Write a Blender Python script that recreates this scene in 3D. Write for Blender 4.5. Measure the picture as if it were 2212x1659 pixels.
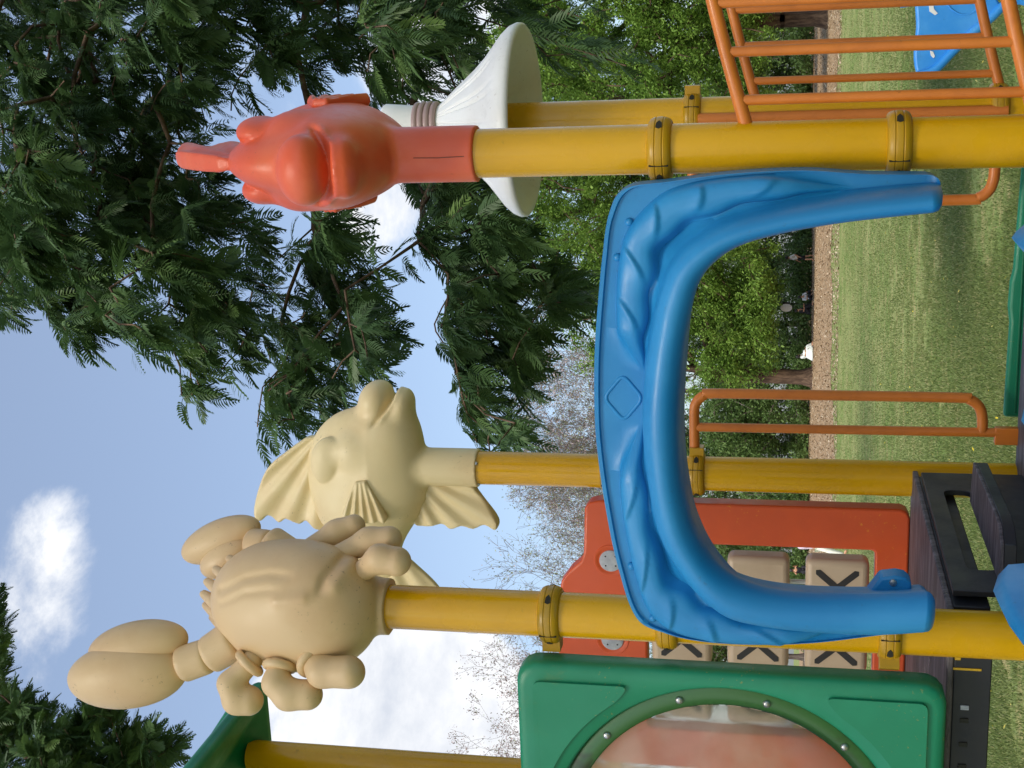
import bpy, bmesh, math, random
import numpy as np
from mathutils import Vector, Matrix
random.seed(7); rng = np.random.default_rng(7)
scene = bpy.context.scene
col = scene.collection
for o in list(bpy.data.objects): bpy.data.objects.remove(o)

# ------------------------------------------------------------------ camera (phone held upright, picture stored on its side)
FPX = 5350 / 4032 * 2212; HOR = 3130 / 4032 * 2212; CH = 1.6      # focal length, horizon row and eye height; pixels of a 2212 x 1659 picture
TILT = math.atan((HOR - 1106) / FPX); ROLL = 0.0124
fw = np.array([0, math.cos(TILT), math.sin(TILT)]); rt = np.array([1, 0, 0.]); dn = np.array([0, math.sin(TILT), -math.cos(TILT)])
RI = math.cos(ROLL) * rt - math.sin(ROLL) * dn; DI = math.cos(ROLL) * dn + math.sin(ROLL) * rt
cam = bpy.data.cameras.new('camera'); cam.lens = FPX / 2212 * 36; cam.sensor_width = 36; cam.sensor_fit = 'HORIZONTAL'
cam.clip_start = 0.05; cam.clip_end = 2000
co = bpy.data.objects.new('camera', cam); col.objects.link(co); scene.camera = co
co.matrix_world = Matrix(((DI[0], RI[0], -fw[0], 0), (DI[1], RI[1], -fw[1], 0), (DI[2], RI[2], -fw[2], CH), (0, 0, 0, 1)))
scene.render.resolution_x, scene.render.resolution_y = 1024, 768

# ------------------------------------------------------------------ light
SUN_EL, SUN_AZ = math.radians(50), math.radians(203)    # azimuth clockwise from +Y
EXPO = 0.44
scene.view_settings.view_transform = 'Standard'; scene.view_settings.look = 'None'
scene.view_settings.exposure = EXPO; scene.view_settings.gamma = 1.0; scene.view_settings.use_curve_mapping = False
sl = bpy.data.lights.new('sun', 'SUN'); sl.energy = 2.8; sl.angle = math.radians(16); sl.color = (1, .93, .80)
so = bpy.data.objects.new('sun', sl); col.objects.link(so)
sdir = Vector((math.sin(SUN_AZ) * math.cos(SUN_EL), math.cos(SUN_AZ) * math.cos(SUN_EL), math.sin(SUN_EL)))
so.rotation_euler = sdir.to_track_quat('Z', 'Y').to_euler(); so.location = sdir * 50

def ray(x, y): return fw + RI * ((829.5 - y) / FPX) + DI * ((x - 1106) / FPX)
def at(x, y, d):
    q = ray(x, y); return q * (d / q[1]) + np.array([0, 0, CH])

world = bpy.data.worlds.new('World'); scene.world = world; world.use_nodes = True
nt = world.node_tree; nt.nodes.clear(); N = nt.nodes.new; LK = nt.links.new
def wmath(op, a, b=None, c=None):
    n = N('ShaderNodeMath'); n.operation = op
    for i, v in enumerate((a, b, c)):
        if v is None: continue
        if isinstance(v, (int, float)): n.inputs[i].default_value = v
        else: LK(v, n.inputs[i])
    return n.outputs[0]
out = N('ShaderNodeOutputWorld'); bg = N('ShaderNodeBackground'); bg.inputs[1].default_value = 0.15
sky = N('ShaderNodeTexSky'); sky.sky_type = 'NISHITA'; sky.sun_disc = False
sky.sun_elevation = SUN_EL; sky.sun_rotation = SUN_AZ; sky.dust_density = 2.2; sky.air_density = 1.0; sky.ozone_density = 2.0
tc = N('ShaderNodeTexCoord')
mp = N('ShaderNodeMapping'); mp.inputs['Scale'].default_value = (1, 1, 1.6); LK(tc.outputs['Generated'], mp.inputs[0])
no = N('ShaderNodeTexNoise'); no.inputs['Scale'].default_value = 5.5; no.inputs['Detail'].default_value = 9; no.inputs['Roughness'].default_value = .64
no.inputs['Distortion'].default_value = .25
LK(mp.outputs[0], no.inputs['Vector'])
no2 = N('ShaderNodeTexNoise'); no2.inputs['Scale'].default_value = 1.6; no2.inputs['Detail'].default_value = 3; LK(mp.outputs[0], no2.inputs['Vector'])
field = wmath('MULTIPLY_ADD', no2.outputs[0], .35, wmath('MULTIPLY', no.outputs[0], .65))
# the cloud banks that the photograph shows: (pixel, angular radius, amount)
for (px, py), rad, amt in (((150, 1190), .055, .12), ((40, 1270), .060, .14), ((230, 1270), .035, .07), ((730, 1470), .055, .26), ((830, 1600), .080, .36), ((760, 1540), .05, .14), ((960, 1560), .06, .20), ((1000, 1450), .05, .10), ((850, 440), .045, .17), ((980, 90), .06, .18), ((200, 850), .16, -.16), ((470, 1320), .09, -.20), ((650, 1000), .09, -.12), ((640, 1560), .020, -.25), ((1000, 1150), .07, -.16), ((900, 700), .06, -.12)):
    q = ray(px, py); q = q / np.linalg.norm(q)
    vd = N('ShaderNodeVectorMath'); vd.operation = 'DOT_PRODUCT'; vd.inputs[1].default_value = tuple(q)
    nrm = N('ShaderNodeVectorMath'); nrm.operation = 'NORMALIZE'; LK(tc.outputs['Generated'], nrm.inputs[0]); LK(nrm.outputs[0], vd.inputs[0])
    mr = N('ShaderNodeMapRange'); mr.interpolation_type = 'SMOOTHSTEP'
    mr.inputs['From Min'].default_value = math.cos(rad * 1.5); mr.inputs['From Max'].default_value = math.cos(rad * .3)
    mr.inputs['To Min'].default_value = 0; mr.inputs['To Max'].default_value = amt; LK(vd.outputs['Value'], mr.inputs['Value'])
    field = wmath('ADD', field, mr.outputs[0])
mask = N('ShaderNodeMapRange'); mask.interpolation_type = 'SMOOTHSTEP'; mask.inputs['From Min'].default_value = .56; mask.inputs['From Max'].default_value = .74
LK(field, mask.inputs['Value'])
ccr = N('ShaderNodeValToRGB'); LK(no.outputs[0], ccr.inputs[0])
ccr.color_ramp.elements[0].position = .38; ccr.color_ramp.elements[0].color = (.62, .66, .74, 1)
ccr.color_ramp.elements[1].position = .62; ccr.color_ramp.elements[1].color = (1, 1, 1, 1)
cs = N('ShaderNodeVectorMath'); cs.operation = 'SCALE'; cs.inputs['Scale'].default_value = 5.8; LK(ccr.outputs[0], cs.inputs[0])
mx = N('ShaderNodeMix'); mx.data_type = 'RGBA'; LK(mask.outputs[0], mx.inputs['Factor']); hz = N('ShaderNodeMix'); hz.data_type = 'RGBA'; hz.inputs['Factor'].default_value = .16; LK(sky.outputs[0], hz.inputs['A']); hz.inputs['B'].default_value = (4.6, 5.0, 5.6, 1); LK(hz.outputs['Result'], mx.inputs['A']); LK(cs.outputs[0], mx.inputs['B'])
LK(mx.outputs['Result'], bg.inputs[0]); LK(bg.outputs[0], out.inputs[0])

# ------------------------------------------------------------------ frame of the play tower: a along its front, b into it
AZ = math.radians(14.75); S = 1.166
ORG = np.array([-.5855, 3.413]); e1 = np.array([math.cos(AZ), -math.sin(AZ)]); e2 = np.array([math.sin(AZ), math.cos(AZ)])
def L(a, b, z=0.):
    p = ORG + a * e1 + b * e2; return (p[0], p[1], z)
def gz(x, y):
    t = np.clip((np.asarray(y, float) - 42) / 46, 0, 1); return .55 * t * t * (3 - 2 * t)

# ------------------------------------------------------------------ materials
def srgb(h):
    v = [int(h[i:i + 2], 16) / 255 for i in (0, 2, 4)]
    return tuple(c / 12.92 if c <= .04045 else ((c + .055) / 1.055) ** 2.4 for c in v)
class Mat:
    def __init__(s, name):
        s.m = bpy.data.materials.new(name); s.m.use_nodes = True; s.t = s.m.node_tree; s.t.nodes.clear()
        s.out = s.n('ShaderNodeOutputMaterial'); s.tc = s.n('ShaderNodeTexCoord')
    def n(s, k, **kw):
        n = s.t.nodes.new(k)
        for a, b in kw.items(): setattr(n, a, b)
        return n
    def l(s, a, b): s.t.links.new(a, b)
    def noise(s, scale, detail=4, rough=.55, vec=None, stretch=None):
        v = vec or s.tc.outputs['Object']
        if stretch:
            m = s.n('ShaderNodeMapping'); m.inputs['Scale'].default_value = stretch; s.l(v, m.inputs[0]); v = m.outputs[0]
        n = s.n('ShaderNodeTexNoise'); n.inputs['Scale'].default_value = scale; n.inputs['Detail'].default_value = detail; n.inputs['Roughness'].default_value = rough
        s.l(v, n.inputs['Vector']); return n.outputs[0]
    def ramp(s, v, a, b, lo=0., hi=1.):
        r = s.n('ShaderNodeMapRange', interpolation_type='SMOOTHSTEP'); r.inputs['From Min'].default_value = a; r.inputs['From Max'].default_value = b
        r.inputs['To Min'].default_value = lo; r.inputs['To Max'].default_value = hi; s.l(v, r.inputs['Value']); return r.outputs[0]
    def mix(s, f, a, b):
        m = s.n('ShaderNodeMix', data_type='RGBA')
        for k, v in (('Factor', f), ('A', a), ('B', b)):
            if isinstance(v, tuple): m.inputs[k].default_value = v + (1,) if len(v) == 3 else v
            elif isinstance(v, (int, float)): m.inputs[k].default_value = v
            else: s.l(v, m.inputs[k])
        return m.outputs['Result']
    def math(s, op, a, b):
        n = s.n('ShaderNodeMath', operation=op)
        for i, v in enumerate((a, b)):
            if isinstance(v, (int, float)): n.inputs[i].default_value = v
            else: s.l(v, n.inputs[i])
        return n.outputs[0]
    def bsdf(s, colr, rough=.5, bump=None, bs=.1, bd=.002, spec=.5, metal=0., **kw):
        b = s.n('ShaderNodeBsdfPrincipled')
        if isinstance(colr, tuple): b.inputs['Base Color'].default_value = colr + (1,)
        else: s.l(colr, b.inputs['Base Color'])
        if isinstance(rough, (int, float)): b.inputs['Roughness'].default_value = rough
        else: s.l(rough, b.inputs['Roughness'])
        b.inputs['Specular IOR Level'].default_value = spec; b.inputs['Metallic'].default_value = metal
        for k, v in kw.items(): b.inputs[k.replace('_', ' ')].default_value = v
        if bump is not None:
            bp = s.n('ShaderNodeBump'); bp.inputs['Strength'].default_value = bs; bp.inputs['Distance'].default_value = bd
            s.l(bump, bp.inputs['Height']); s.l(bp.outputs[0], b.inputs['Normal'])
        s.l(b.outputs[0], s.out.inputs['Surface']); s.b = b; return s.m

def plastic(name, base, fade, dirt=(.05, .04, .03), dirt_amt=.35, rough=.42, speck=True, coat=0.):
    """weathered moulded plastic: faded patches, scuffs, small grime specks"""
    M = Mat(name)
    c = M.mix(M.ramp(M.noise(3.0, 5, .6), .42, .70), base, fade)
    sm = M.math('MULTIPLY', M.ramp(M.noise(11, 6, .75, stretch=(1, 1, .55)), .56, .74), M.ramp(M.noise(2.3, 2), .45, .65))     # smudges
    c = M.mix(M.math('MULTIPLY', sm, .30), c, tuple(v * .45 + d_ * .35 for v, d_ in zip(base, dirt)))
    if speck:
        g = M.math('MULTIPLY', M.ramp(M.noise(70, 3, .7), .62, .72), M.ramp(M.noise(5, 2), .47, .64))
        c = M.mix(M.math('MULTIPLY', g, dirt_amt), c, dirt)
    sc = M.ramp(M.noise(26, 5, .75, stretch=(1, 1, .12)), .66, .78)
    c = M.mix(M.math('MULTIPLY', sc, .16), c, tuple(min(1, v * 1.5 + .05) for v in base))
    r = M.ramp(M.noise(9, 5, .7), .3, .75, rough - .08, rough + .14)
    return M.bsdf(c, r, bump=M.noise(240, 3, .6), bs=.10, bd=.0012, Coat_Weight=coat)

def post_paint(name):
    M = Mat(name)
    c = M.mix(M.ramp(M.noise(2.2, 5, .62, stretch=(1, 1, .35)), .4, .68), srgb('d9a302'), srgb('c48f02'))
    v = M.ramp(M.noise(30, 4, .7, stretch=(1, 1, .02)), .55, .72)
    c = M.mix(M.math('MULTIPLY', v, .22), c, srgb('d9b24a'))
    scr = M.math('MULTIPLY', M.ramp(M.noise(38, 5, .8, stretch=(1, 1, .25)), .60, .70), M.ramp(M.noise(3.1, 2), .58, .66))
    c = M.mix(M.math('MULTIPLY', scr, .6), c, srgb('c9b68e'))
    g = M.math('MULTIPLY', M.ramp(M.noise(14, 5, .7), .64, .76), .40)
    c = M.mix(g, c, srgb('6e5515'))
    return M.bsdf(c, M.ramp(M.noise(12, 4), .3, .7, .16, .34), bump=M.noise(160, 3), bs=.05, bd=.001, spec=.4)

def rail_paint(name, base, worn):
    M = Mat(name)
    c = M.mix(M.ramp(M.noise(7, 5, .65), .42, .7), base, worn)
    d = M.math('MULTIPLY', M.ramp(M.noise(45, 4, .8), .64, .72), .5)
    c = M.mix(d, c, srgb('6d4420'))
    return M.bsdf(c, M.ramp(M.noise(10, 4), .3, .7, .3, .5), bump=M.noise(190, 3), bs=.08, bd=.001)

M_yel = post_paint('yellow_post_paint')
M_clamp = rail_paint('yellow_clamp_paint', srgb('b98c08'), srgb('96760e'))
M_org = rail_paint('orange_rail_paint', srgb('d2782a'), srgb('c26c24'))
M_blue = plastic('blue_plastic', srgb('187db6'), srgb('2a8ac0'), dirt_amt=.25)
M_blue2 = plastic('bright_blue_plastic', srgb('2f8fe0'), srgb('56a8ea'), dirt_amt=.2)  # stronger blue than the slide hood, for the panel beyond the bridge
M_green = plastic('green_plastic', srgb('14805a'), srgb('1d8a63'), dirt=srgb('b99a2c'), dirt_amt=.45)
M_green_dk = plastic('dark_green_plastic', srgb('0c6b48'), srgb('0f7a50'), dirt_amt=.4)
M_cream = plastic('cream_plastic', srgb('dcc898'), srgb('d4ba88'), dirt=(.10, .08, .06), dirt_amt=.55, rough=.47)
M_peach = plastic('peach_plastic', srgb('d8b98c'), srgb('cfab7e'), dirt=(.10, .07, .05), dirt_amt=.5, rough=.47)
M_red = plastic('coral_red_plastic', srgb('dd5a34'), srgb('e27048'), dirt_amt=.25)
M_orange = plastic('orange_red_plastic', srgb('cf5220'), srgb('c24c20'), dirt=srgb('e0a020'), dirt_amt=.5)
M_white = plastic('white_plastic', srgb('e8e8e4'), srgb('dedcd6'), dirt=(.35, .30, .24), dirt_amt=.5)
M_mauve = plastic('mauve_plastic', srgb('a58c86'), srgb('987f7b'), speck=False)
M_tan = plastic('tan_plastic', srgb('c2ab8e'), srgb('b39a7e'), dirt_amt=.3)
M_black = plastic('black_rubber_coat', srgb('1b1c20'), srgb('26262b'), dirt=(.2, .18, .16), dirt_amt=.3, rough=.5)
def worn_deck():
    M = Mat('scuffed_deck_coat')
    st = M.noise(16, 6, .75, stretch=(.25, 3, 1)); c = M.mix(M.ramp(st, .40, .66), srgb('3c373a'), srgb('7a7074'))
    c = M.mix(M.ramp(M.noise(30, 5, .8, stretch=(.3, 2, 1)), .62, .72), c, srgb('b5a583'))
    c = M.mix(M.math('MULTIPLY', M.ramp(M.noise(4, 3), .55, .7), .5), c, srgb('6b5557'))
    return M.bsdf(c, .6, bump=M.noise(60, 4), bs=.2, bd=.002)
M_deck = worn_deck()
M_ink = Mat('black_paint').bsdf(srgb('2a2725'), .6)
M_ypaint = Mat('yellow_paint_streak').bsdf(srgb('c8a018'), .5)
def metal(name, c, r=.35):
    M = Mat(name); return M.bsdf(M.mix(M.ramp(M.noise(40, 4), .4, .7), c, tuple(v * .7 for v in c)), r, metal=.9)
M_steel = metal('bolt_steel', (.55, .54, .52)); 
M_zinc = Mat('grey_disc_plastic'); M_zinc = M_zinc.bsdf(M_zinc.mix(M_zinc.ramp(M_zinc.noise(30, 5), .4, .7), srgb('9a9ca0'), srgb('b9bbbd')), .5)
M_hole = Mat('painted_recess_shade').bsdf((.02, .018, .01), .8)  # solid near-black: shade inside pockets and slots put into the colour
def bubble_mat():
    M = Mat('hazy_clear_acrylic')
    tr = M.n('ShaderNodeBsdfRefraction'); tr.inputs['IOR'].default_value = 1.01; tr.inputs['Color'].default_value = (.95, .90, .85, 1); M.l(M.ramp(M.noise(5, 3), .35, .7, .40, .62), tr.inputs['Roughness'])
    t2 = M.n('ShaderNodeBsdfTransparent'); m0 = M.n('ShaderNodeMixShader'); m0.inputs[0].default_value = .25; M.l(tr.outputs[0], m0.inputs[1]); M.l(t2.outputs[0], m0.inputs[2])
    df = M.n('ShaderNodeBsdfDiffuse'); M.l(M.mix(M.ramp(M.noise(6, 3), .4, .7), srgb('c8b49c'), srgb('b0957a')), df.inputs[0])
    gl = M.n('ShaderNodeBsdfGlossy'); gl.inputs['Roughness'].default_value = .22
    fr = M.n('ShaderNodeFresnel'); fr.inputs[0].default_value = 1.45
    m1 = M.n('ShaderNodeMixShader'); M.l(M.ramp(M.noise(9, 5, .7), .3, .75, .34, .56), m1.inputs[0]); M.l(m0.outputs[0], m1.inputs[1]); M.l(df.outputs[0], m1.inputs[2])
    m2 = M.n('ShaderNodeMixShader'); M.l(fr.outputs[0], m2.inputs[0]); M.l(m1.outputs[0], m2.inputs[1]); M.l(gl.outputs[0], m2.inputs[2])
    M.l(m2.outputs[0], M.out.inputs[0]); return M.m
M_bubble = bubble_mat()
def flange_mat():
    M = Mat('grimy_acrylic_flange')
    c = M.mix(M.ramp(M.noise(4, 4, .7), .52, .66), srgb('3c6a38'), srgb('35402a'))
    return M.bsdf(c, .3)
M_flange = flange_mat()
def bark(name, a, b, sc=8):
    M = Mat(name); n = M.noise(sc, 6, .7, stretch=(1, 1, .18))
    return M.bsdf(M.mix(M.ramp(n, .35, .68), a, b), .9, bump=n, bs=.6, bd=.03, spec=.2)
M_bark = bark('brown_bark', srgb('3b2e26'), srgb('6b5848'))
M_bark2 = bark('grey_bark', srgb('4a423d'), srgb('7d736b'), 3)
M_twig = bark('pale_twig', srgb('5d5450'), srgb('857b76'), 3)
def leaf(name, cols, trans=.35, rough=.5):
    """colour differs leaf by leaf through the 'tint' attribute"""
    M = Mat(name); at_ = M.n('ShaderNodeAttribute', attribute_name='tint')
    r = M.n('ShaderNodeValToRGB'); M.l(at_.outputs['Fac'], r.inputs[0])
    for i, c in enumerate(cols):
        e = r.color_ramp.elements[i] if i < 2 else r.color_ramp.elements.new(1)
        e.position = i / (len(cols) - 1); e.color = c + (1,)
    d = M.n('ShaderNodeBsdfPrincipled'); M.l(r.outputs[0], d.inputs['Base Color']); d.inputs['Roughness'].default_value = rough; d.inputs['Specular IOR Level'].default_value = .3
    t = M.n('ShaderNodeBsdfTranslucent'); M.l(r.outputs[0], t.inputs[0])
    m = M.n('ShaderNodeMixShader'); m.inputs[0].default_value = trans; M.l(d.outputs[0], m.inputs[1]); M.l(t.outputs[0], m.inputs[2]); M.l(m.outputs[0], M.out.inputs[0])
    return M.m
M_frond = leaf('dark_feathery_leaf', [(.034, .072, .026), (.062, .118, .038), (.13, .21, .05)], .35)
M_lgreen = leaf('light_green_leaf', [(.11, .20, .035), (.18, .31, .055), (.29, .43, .09)], .45)
M_mgreen = leaf('mid_green_leaf', [(.07, .13, .035), (.12, .20, .055), (.18, .27, .085)], .4)
M_blossom = leaf('pale_blossom', [(.33, .27, .25), (.50, .40, .40), (.33, .38, .20)], .3)
M_blade = leaf('grass_blade', [(.085, .13, .035), (.155, .20, .06), (.28, .265, .12)], .3)

# ------------------------------------------------------------------ mesh helpers
class MB:
    def __init__(s): s.v = []; s.f = []; s.k = 0
    def add(s, v, f):
        v = np.asarray(v, float).reshape(-1, 3); s.v.append(v)
        s.f += [tuple(int(i) + s.k for i in q) for q in f]; s.k += len(v); return s
    def box(s, c, d, R=None):
        q = np.array([(x, y, z) for x in (-.5, .5) for y in (-.5, .5) for z in (-.5, .5)]) * np.array(d)
        if R is not None: q = q @ np.array(R).T
        return s.add(q + np.array(c), [(0, 1, 3, 2), (4, 6, 7, 5), (0, 4, 5, 1), (2, 3, 7, 6), (0, 2, 6, 4), (1, 5, 7, 3)])
    def tube(s, pts, r, n=12, closed=False, cap=True):
        P = np.array(pts, float); m = len(P); r = np.full(m, r) if np.isscalar(r) else np.array(r, float)
        T = np.roll(P, -1, 0) - np.roll(P, 1, 0) if closed else np.gradient(P, axis=0)
        T /= np.linalg.norm(T, axis=1)[:, None] + 1e-12
        u = np.cross(T[0], (0, 0, 1.)); 
        if np.linalg.norm(u) < .1: u = np.cross(T[0], (1., 0, 0))
        u /= np.linalg.norm(u); V = []
        for i in range(m):
            u = u - T[i] * (u @ T[i]); u /= np.linalg.norm(u); w = np.cross(T[i], u)
            for k in range(n):
                a = 2 * math.pi * k / n; V.append(P[i] + r[i] * (math.cos(a) * u + math.sin(a) * w))
        f = []
        for i in range(m if closed else m - 1):
            j = (i + 1) % m
            for k in range(n): f.append((i * n + k, i * n + (k + 1) % n, j * n + (k + 1) % n, j * n + k))
        if cap and not closed: f += [tuple(range(n - 1, -1, -1)), tuple(range((m - 1) * n, m * n))]
        return s.add(V, f)
    def lathe(s, prof, n=32, c=(0, 0, 0), R=None, cap=True):
        V = [(r * math.cos(2 * math.pi * k / n), r * math.sin(2 * math.pi * k / n), z) for r, z in prof for k in range(n)]
        V = np.array(V)
        if R is not None: V = V @ np.array(R).T
        f = [(i * n + k, i * n + (k + 1) % n, (i + 1) * n + (k + 1) % n, (i + 1) * n + k) for i in range(len(prof) - 1) for k in range(n)]
        if cap: f += [tuple(range(n - 1, -1, -1)), tuple(range((len(prof) - 1) * n, len(prof) * n))]
        return s.add(V + np.array(c), f)
    def prism(s, poly, y0, y1):
        """outline in x,z pushed through y0..y1"""
        n = len(poly); V = [(x, y0, z) for x, z in poly] + [(x, y1, z) for x, z in poly]
        ar = sum(poly[i][0] * poly[(i + 1) % n][1] - poly[(i + 1) % n][0] * poly[i][1] for i in range(n))
        f = [tuple(range(n)), tuple(range(2 * n - 1, n - 1, -1))] + [(i, i + n, (i + 1) % n + n, (i + 1) % n) for i in range(n)]
        if (ar < 0) != (y1 < y0): f = [q[::-1] for q in f]
        return s.add(V, f)
    def mesh(s, name):
        m = bpy.data.meshes.new(name); m.from_pydata(np.concatenate(s.v).tolist(), [], s.f); m.update(); return m
def prop(o, label=None, cat=None, group=None, kind=None):
    for k, v in (('label', label), ('category', cat), ('group', group), ('kind', kind)):
        if v: o[k] = v
    return o
def empty(name, label, cat, loc, rz=0., group=None):
    o = bpy.data.objects.new(name, None); col.objects.link(o); o.location = loc; o.rotation_euler = (0, 0, rz); o.empty_display_size = .1
    return prop(o, label, cat, group)
def part(name, mb, mat, parent=None, bevel=0., seg=2, smooth=True, ang=38, label=None):
    me = mb.mesh(name) if isinstance(mb, MB) else mb
    if mat and not me.materials: me.materials.append(mat)
    if smooth:
        me.shade_smooth()
        if ang < 170: me.set_sharp_from_angle(angle=math.radians(ang))
    o = bpy.data.objects.new(name, me); col.objects.link(o)
    if parent: o.parent = parent
    if bevel:
        b = o.modifiers.new('bevel', 'BEVEL'); b.width = bevel; b.segments = seg; b.limit_method = 'ANGLE'; b.angle_limit = math.radians(40); b.harden_normals = False
    if label: o['label'] = label
    return o
def copy_tree(o, parent=None):
    c = o.copy(); col.objects.link(c); c.parent = parent
    for ch in list(o.children): copy_tree(ch, c)
    return c
def big_mesh(name, V, tris=None, quads=None, tint=None, mat=None):
    """mesh from numpy arrays; tint = one value per face"""
    me = bpy.data.meshes.new(name); V = np.asarray(V, np.float32)
    nt_ = 0 if tris is None else len(tris); nq = 0 if quads is None else len(quads)
    loops = np.concatenate(([] if tris is None else [np.asarray(tris).ravel()]) + ([] if quads is None else [np.asarray(quads).ravel()])).astype(np.int32)
    me.vertices.add(len(V)); me.vertices.foreach_set('co', V.ravel()); me.loops.add(len(loops)); me.loops.foreach_set('vertex_index', loops)
    st = np.concatenate([np.arange(nt_) * 3, nt_ * 3 + np.arange(nq) * 4]).astype(np.int32)
    me.polygons.add(nt_ + nq); me.polygons.foreach_set('loop_start', st)
    me.update(calc_edges=True); me.validate()
    if tint is not None:
        a = me.attributes.new('tint', 'FLOAT', 'FACE'); a.data.foreach_set('value', np.asarray(tint, np.float32))
    if mat: me.materials.append(mat)
    return me
# signed distance modelling, for the moulded figures
def snets(fn, lo, hi, h):
    lo = np.array(lo, float); hi = np.array(hi, float); n = np.ceil((hi - lo) / h).astype(int) + 1
    ax = [lo[i] + h * np.arange(n[i]) for i in range(3)]
    V = fn(*np.meshgrid(*ax, indexing='ij')).astype(np.float32); ins = V < 0
    sl_ = lambda d, o: tuple(slice(o[i], n[i] - 1 + o[i]) for i in range(3))
    crn = [(i, j, k) for i in (0, 1) for j in (0, 1) for k in (0, 1)]
    cnt = sum(ins[sl_(0, c)].astype(np.int8) for c in crn); act = (cnt > 0) & (cnt < 8)
    ids = np.full(act.shape, -1, int); idx = np.argwhere(act); ids[act] = np.arange(len(idx))
    acc = np.zeros((len(idx), 3)); num = np.zeros(len(idx))
    g = lambda c: V[idx[:, 0] + c[0], idx[:, 1] + c[1], idx[:, 2] + c[2]]
    for c in crn:
        for d in range(3):
            if c[d]: continue
            c2 = list(c); c2[d] = 1; v0 = g(c); v1 = g(c2); x = (v0 < 0) != (v1 < 0)
            t = np.where(x, v0 / np.where(x, v0 - v1, 1), 0); p = np.tile(np.array(c, float), (len(idx), 1)); p[:, d] += t
            acc += p * x[:, None]; num += x
    P = lo + h * (idx + acc / num[:, None]); F = []
    for d in range(3):
        u, w = (d + 1) % 3, (d + 2) % 3
        a = [slice(None)] * 3; a[d] = slice(0, n[d] - 1); b = list(a); b[d] = slice(1, n[d])
        ch = ins[tuple(a)] != ins[tuple(b)]; q = np.argwhere(ch); q = q[(q[:, u] > 0) & (q[:, w] > 0) & (q[:, u] < n[u] - 1) & (q[:, w] < n[w] - 1)]
        def cid(du, dw):
            r = q.copy(); r[:, u] += du; r[:, w] += dw; return ids[r[:, 0], r[:, 1], r[:, 2]]
        quad = np.stack([cid(-1, -1), cid(0, -1), cid(0, 0), cid(-1, 0)], 1); s0 = ins[q[:, 0], q[:, 1], q[:, 2]]
        quad[~s0] = quad[~s0][:, ::-1]; F.append(quad)
    return big_mesh('moulded', P, quads=np.concatenate(F))
def smin(a, b, k):
    hh = np.maximum(k - np.abs(a - b), 0) / k; return np.minimum(a, b) - hh * hh * k * .25
def smax(a, b, k): return -smin(-a, -b, k)
def ell(X, Y, Z, c, r, R=None):
    p = [X - c[0], Y - c[1], Z - c[2]]
    if R is not None: R = np.array(R); p = [R[0, i] * p[0] + R[1, i] * p[1] + R[2, i] * p[2] for i in range(3)]
    k0 = np.sqrt(sum((q / s_) ** 2 for q, s_ in zip(p, r))); k1 = np.sqrt(sum((q / (s_ * s_)) ** 2 for q, s_ in zip(p, r))) + 1e-9
    return k0 * (k0 - 1) / k1
def cap_(X, Y, Z, a, b, ra, rb):
    a = np.array(a, float); b = np.array(b, float); d = b - a
    t = np.clip(((X - a[0]) * d[0] + (Y - a[1]) * d[1] + (Z - a[2]) * d[2]) / (d @ d), 0, 1)
    return np.sqrt((X - a[0] - t * d[0]) ** 2 + (Y - a[1] - t * d[1]) ** 2 + (Z - a[2] - t * d[2]) ** 2) - (ra + (rb - ra) * t)
def poly2(X, Z, P):
    P = np.array(P, float); d = np.full(X.shape, 1e9); s_ = np.ones(X.shape); n = len(P)
    for i in range(n):
        a = P[i]; b = P[i - 1]; e = b - a; wx = X - a[0]; wz = Z - a[1]
        t = np.clip((wx * e[0] + wz * e[1]) / (e @ e), 0, 1); d = np.minimum(d, (wx - e[0] * t) ** 2 + (wz - e[1] * t) ** 2)
        c1 = Z >= a[1]; c2 = Z < b[1]; c3 = e[0] * wz > e[1] * wx
        fl = (c1 & c2 & c3) | (~c1 & ~c2 & ~c3); s_ = np.where(fl, -s_, s_)
    return s_ * np.sqrt(d)
def rotm(axis, deg): return np.array(Matrix.Rotation(math.radians(deg), 3, axis))
def catmull(P, n, closed=False):
    P = np.array(P, float); m = len(P); o = []
    for i in range(m if closed else m - 1):
        g = lambda k: P[k % m] if closed else P[min(max(k, 0), m - 1)]
        a, b, c, d = g(i - 1), g(i), g(i + 1), g(i + 2)
        for t in np.arange(n) / n: o.append(.5 * (2 * b + (c - a) * t + (2 * a - 5 * b + 4 * c - d) * t * t + (3 * b - a - 3 * c + d) * t ** 3))
    if not closed: o.append(P[-1])
    return np.array(o)

# ================================================================== the setting: ground
def ground_mat():
    M = Mat('mown_grass_ground'); O = M.tc.outputs['Object']
    n1 = M.noise(.35, 5, .6); n2 = M.noise(2.2, 6, .7); n3 = M.noise(26, 5, .8)
    c = M.mix(M.ramp(n1, .38, .62), srgb('6d8244'), srgb('8a925c'))
    c = M.mix(M.ramp(n2, .46, .66), c, srgb('a09468'))
    c = M.mix(M.ramp(n3, .44, .68), c, srgb('5f723a'))
    c = M.mix(M.math('MULTIPLY', M.ramp(M.noise(3.2, 6, .8), .56, .70), .8), c, srgb('96805a'))
    return M.bsdf(c, .95, bump=n3, bs=.6, bd=.03, spec=.15)
def litter_mat():
    M = Mat('leaf_litter'); n = M.noise(1.3, 6, .75); n3 = M.noise(9, 6, .85)
    c = M.mix(M.ramp(n3, .40, .64), srgb('7d654c'), srgb('c0a482'))
    c = M.mix(M.ramp(n, .45, .66), c, srgb('9c8466')); c = M.mix(M.ramp(M.noise(5, 4, .8), .62, .7), c, srgb('d2c4a8'))
    return M.bsdf(c, .95, bump=n3, bs=.8, bd=.08, spec=.15)
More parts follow.
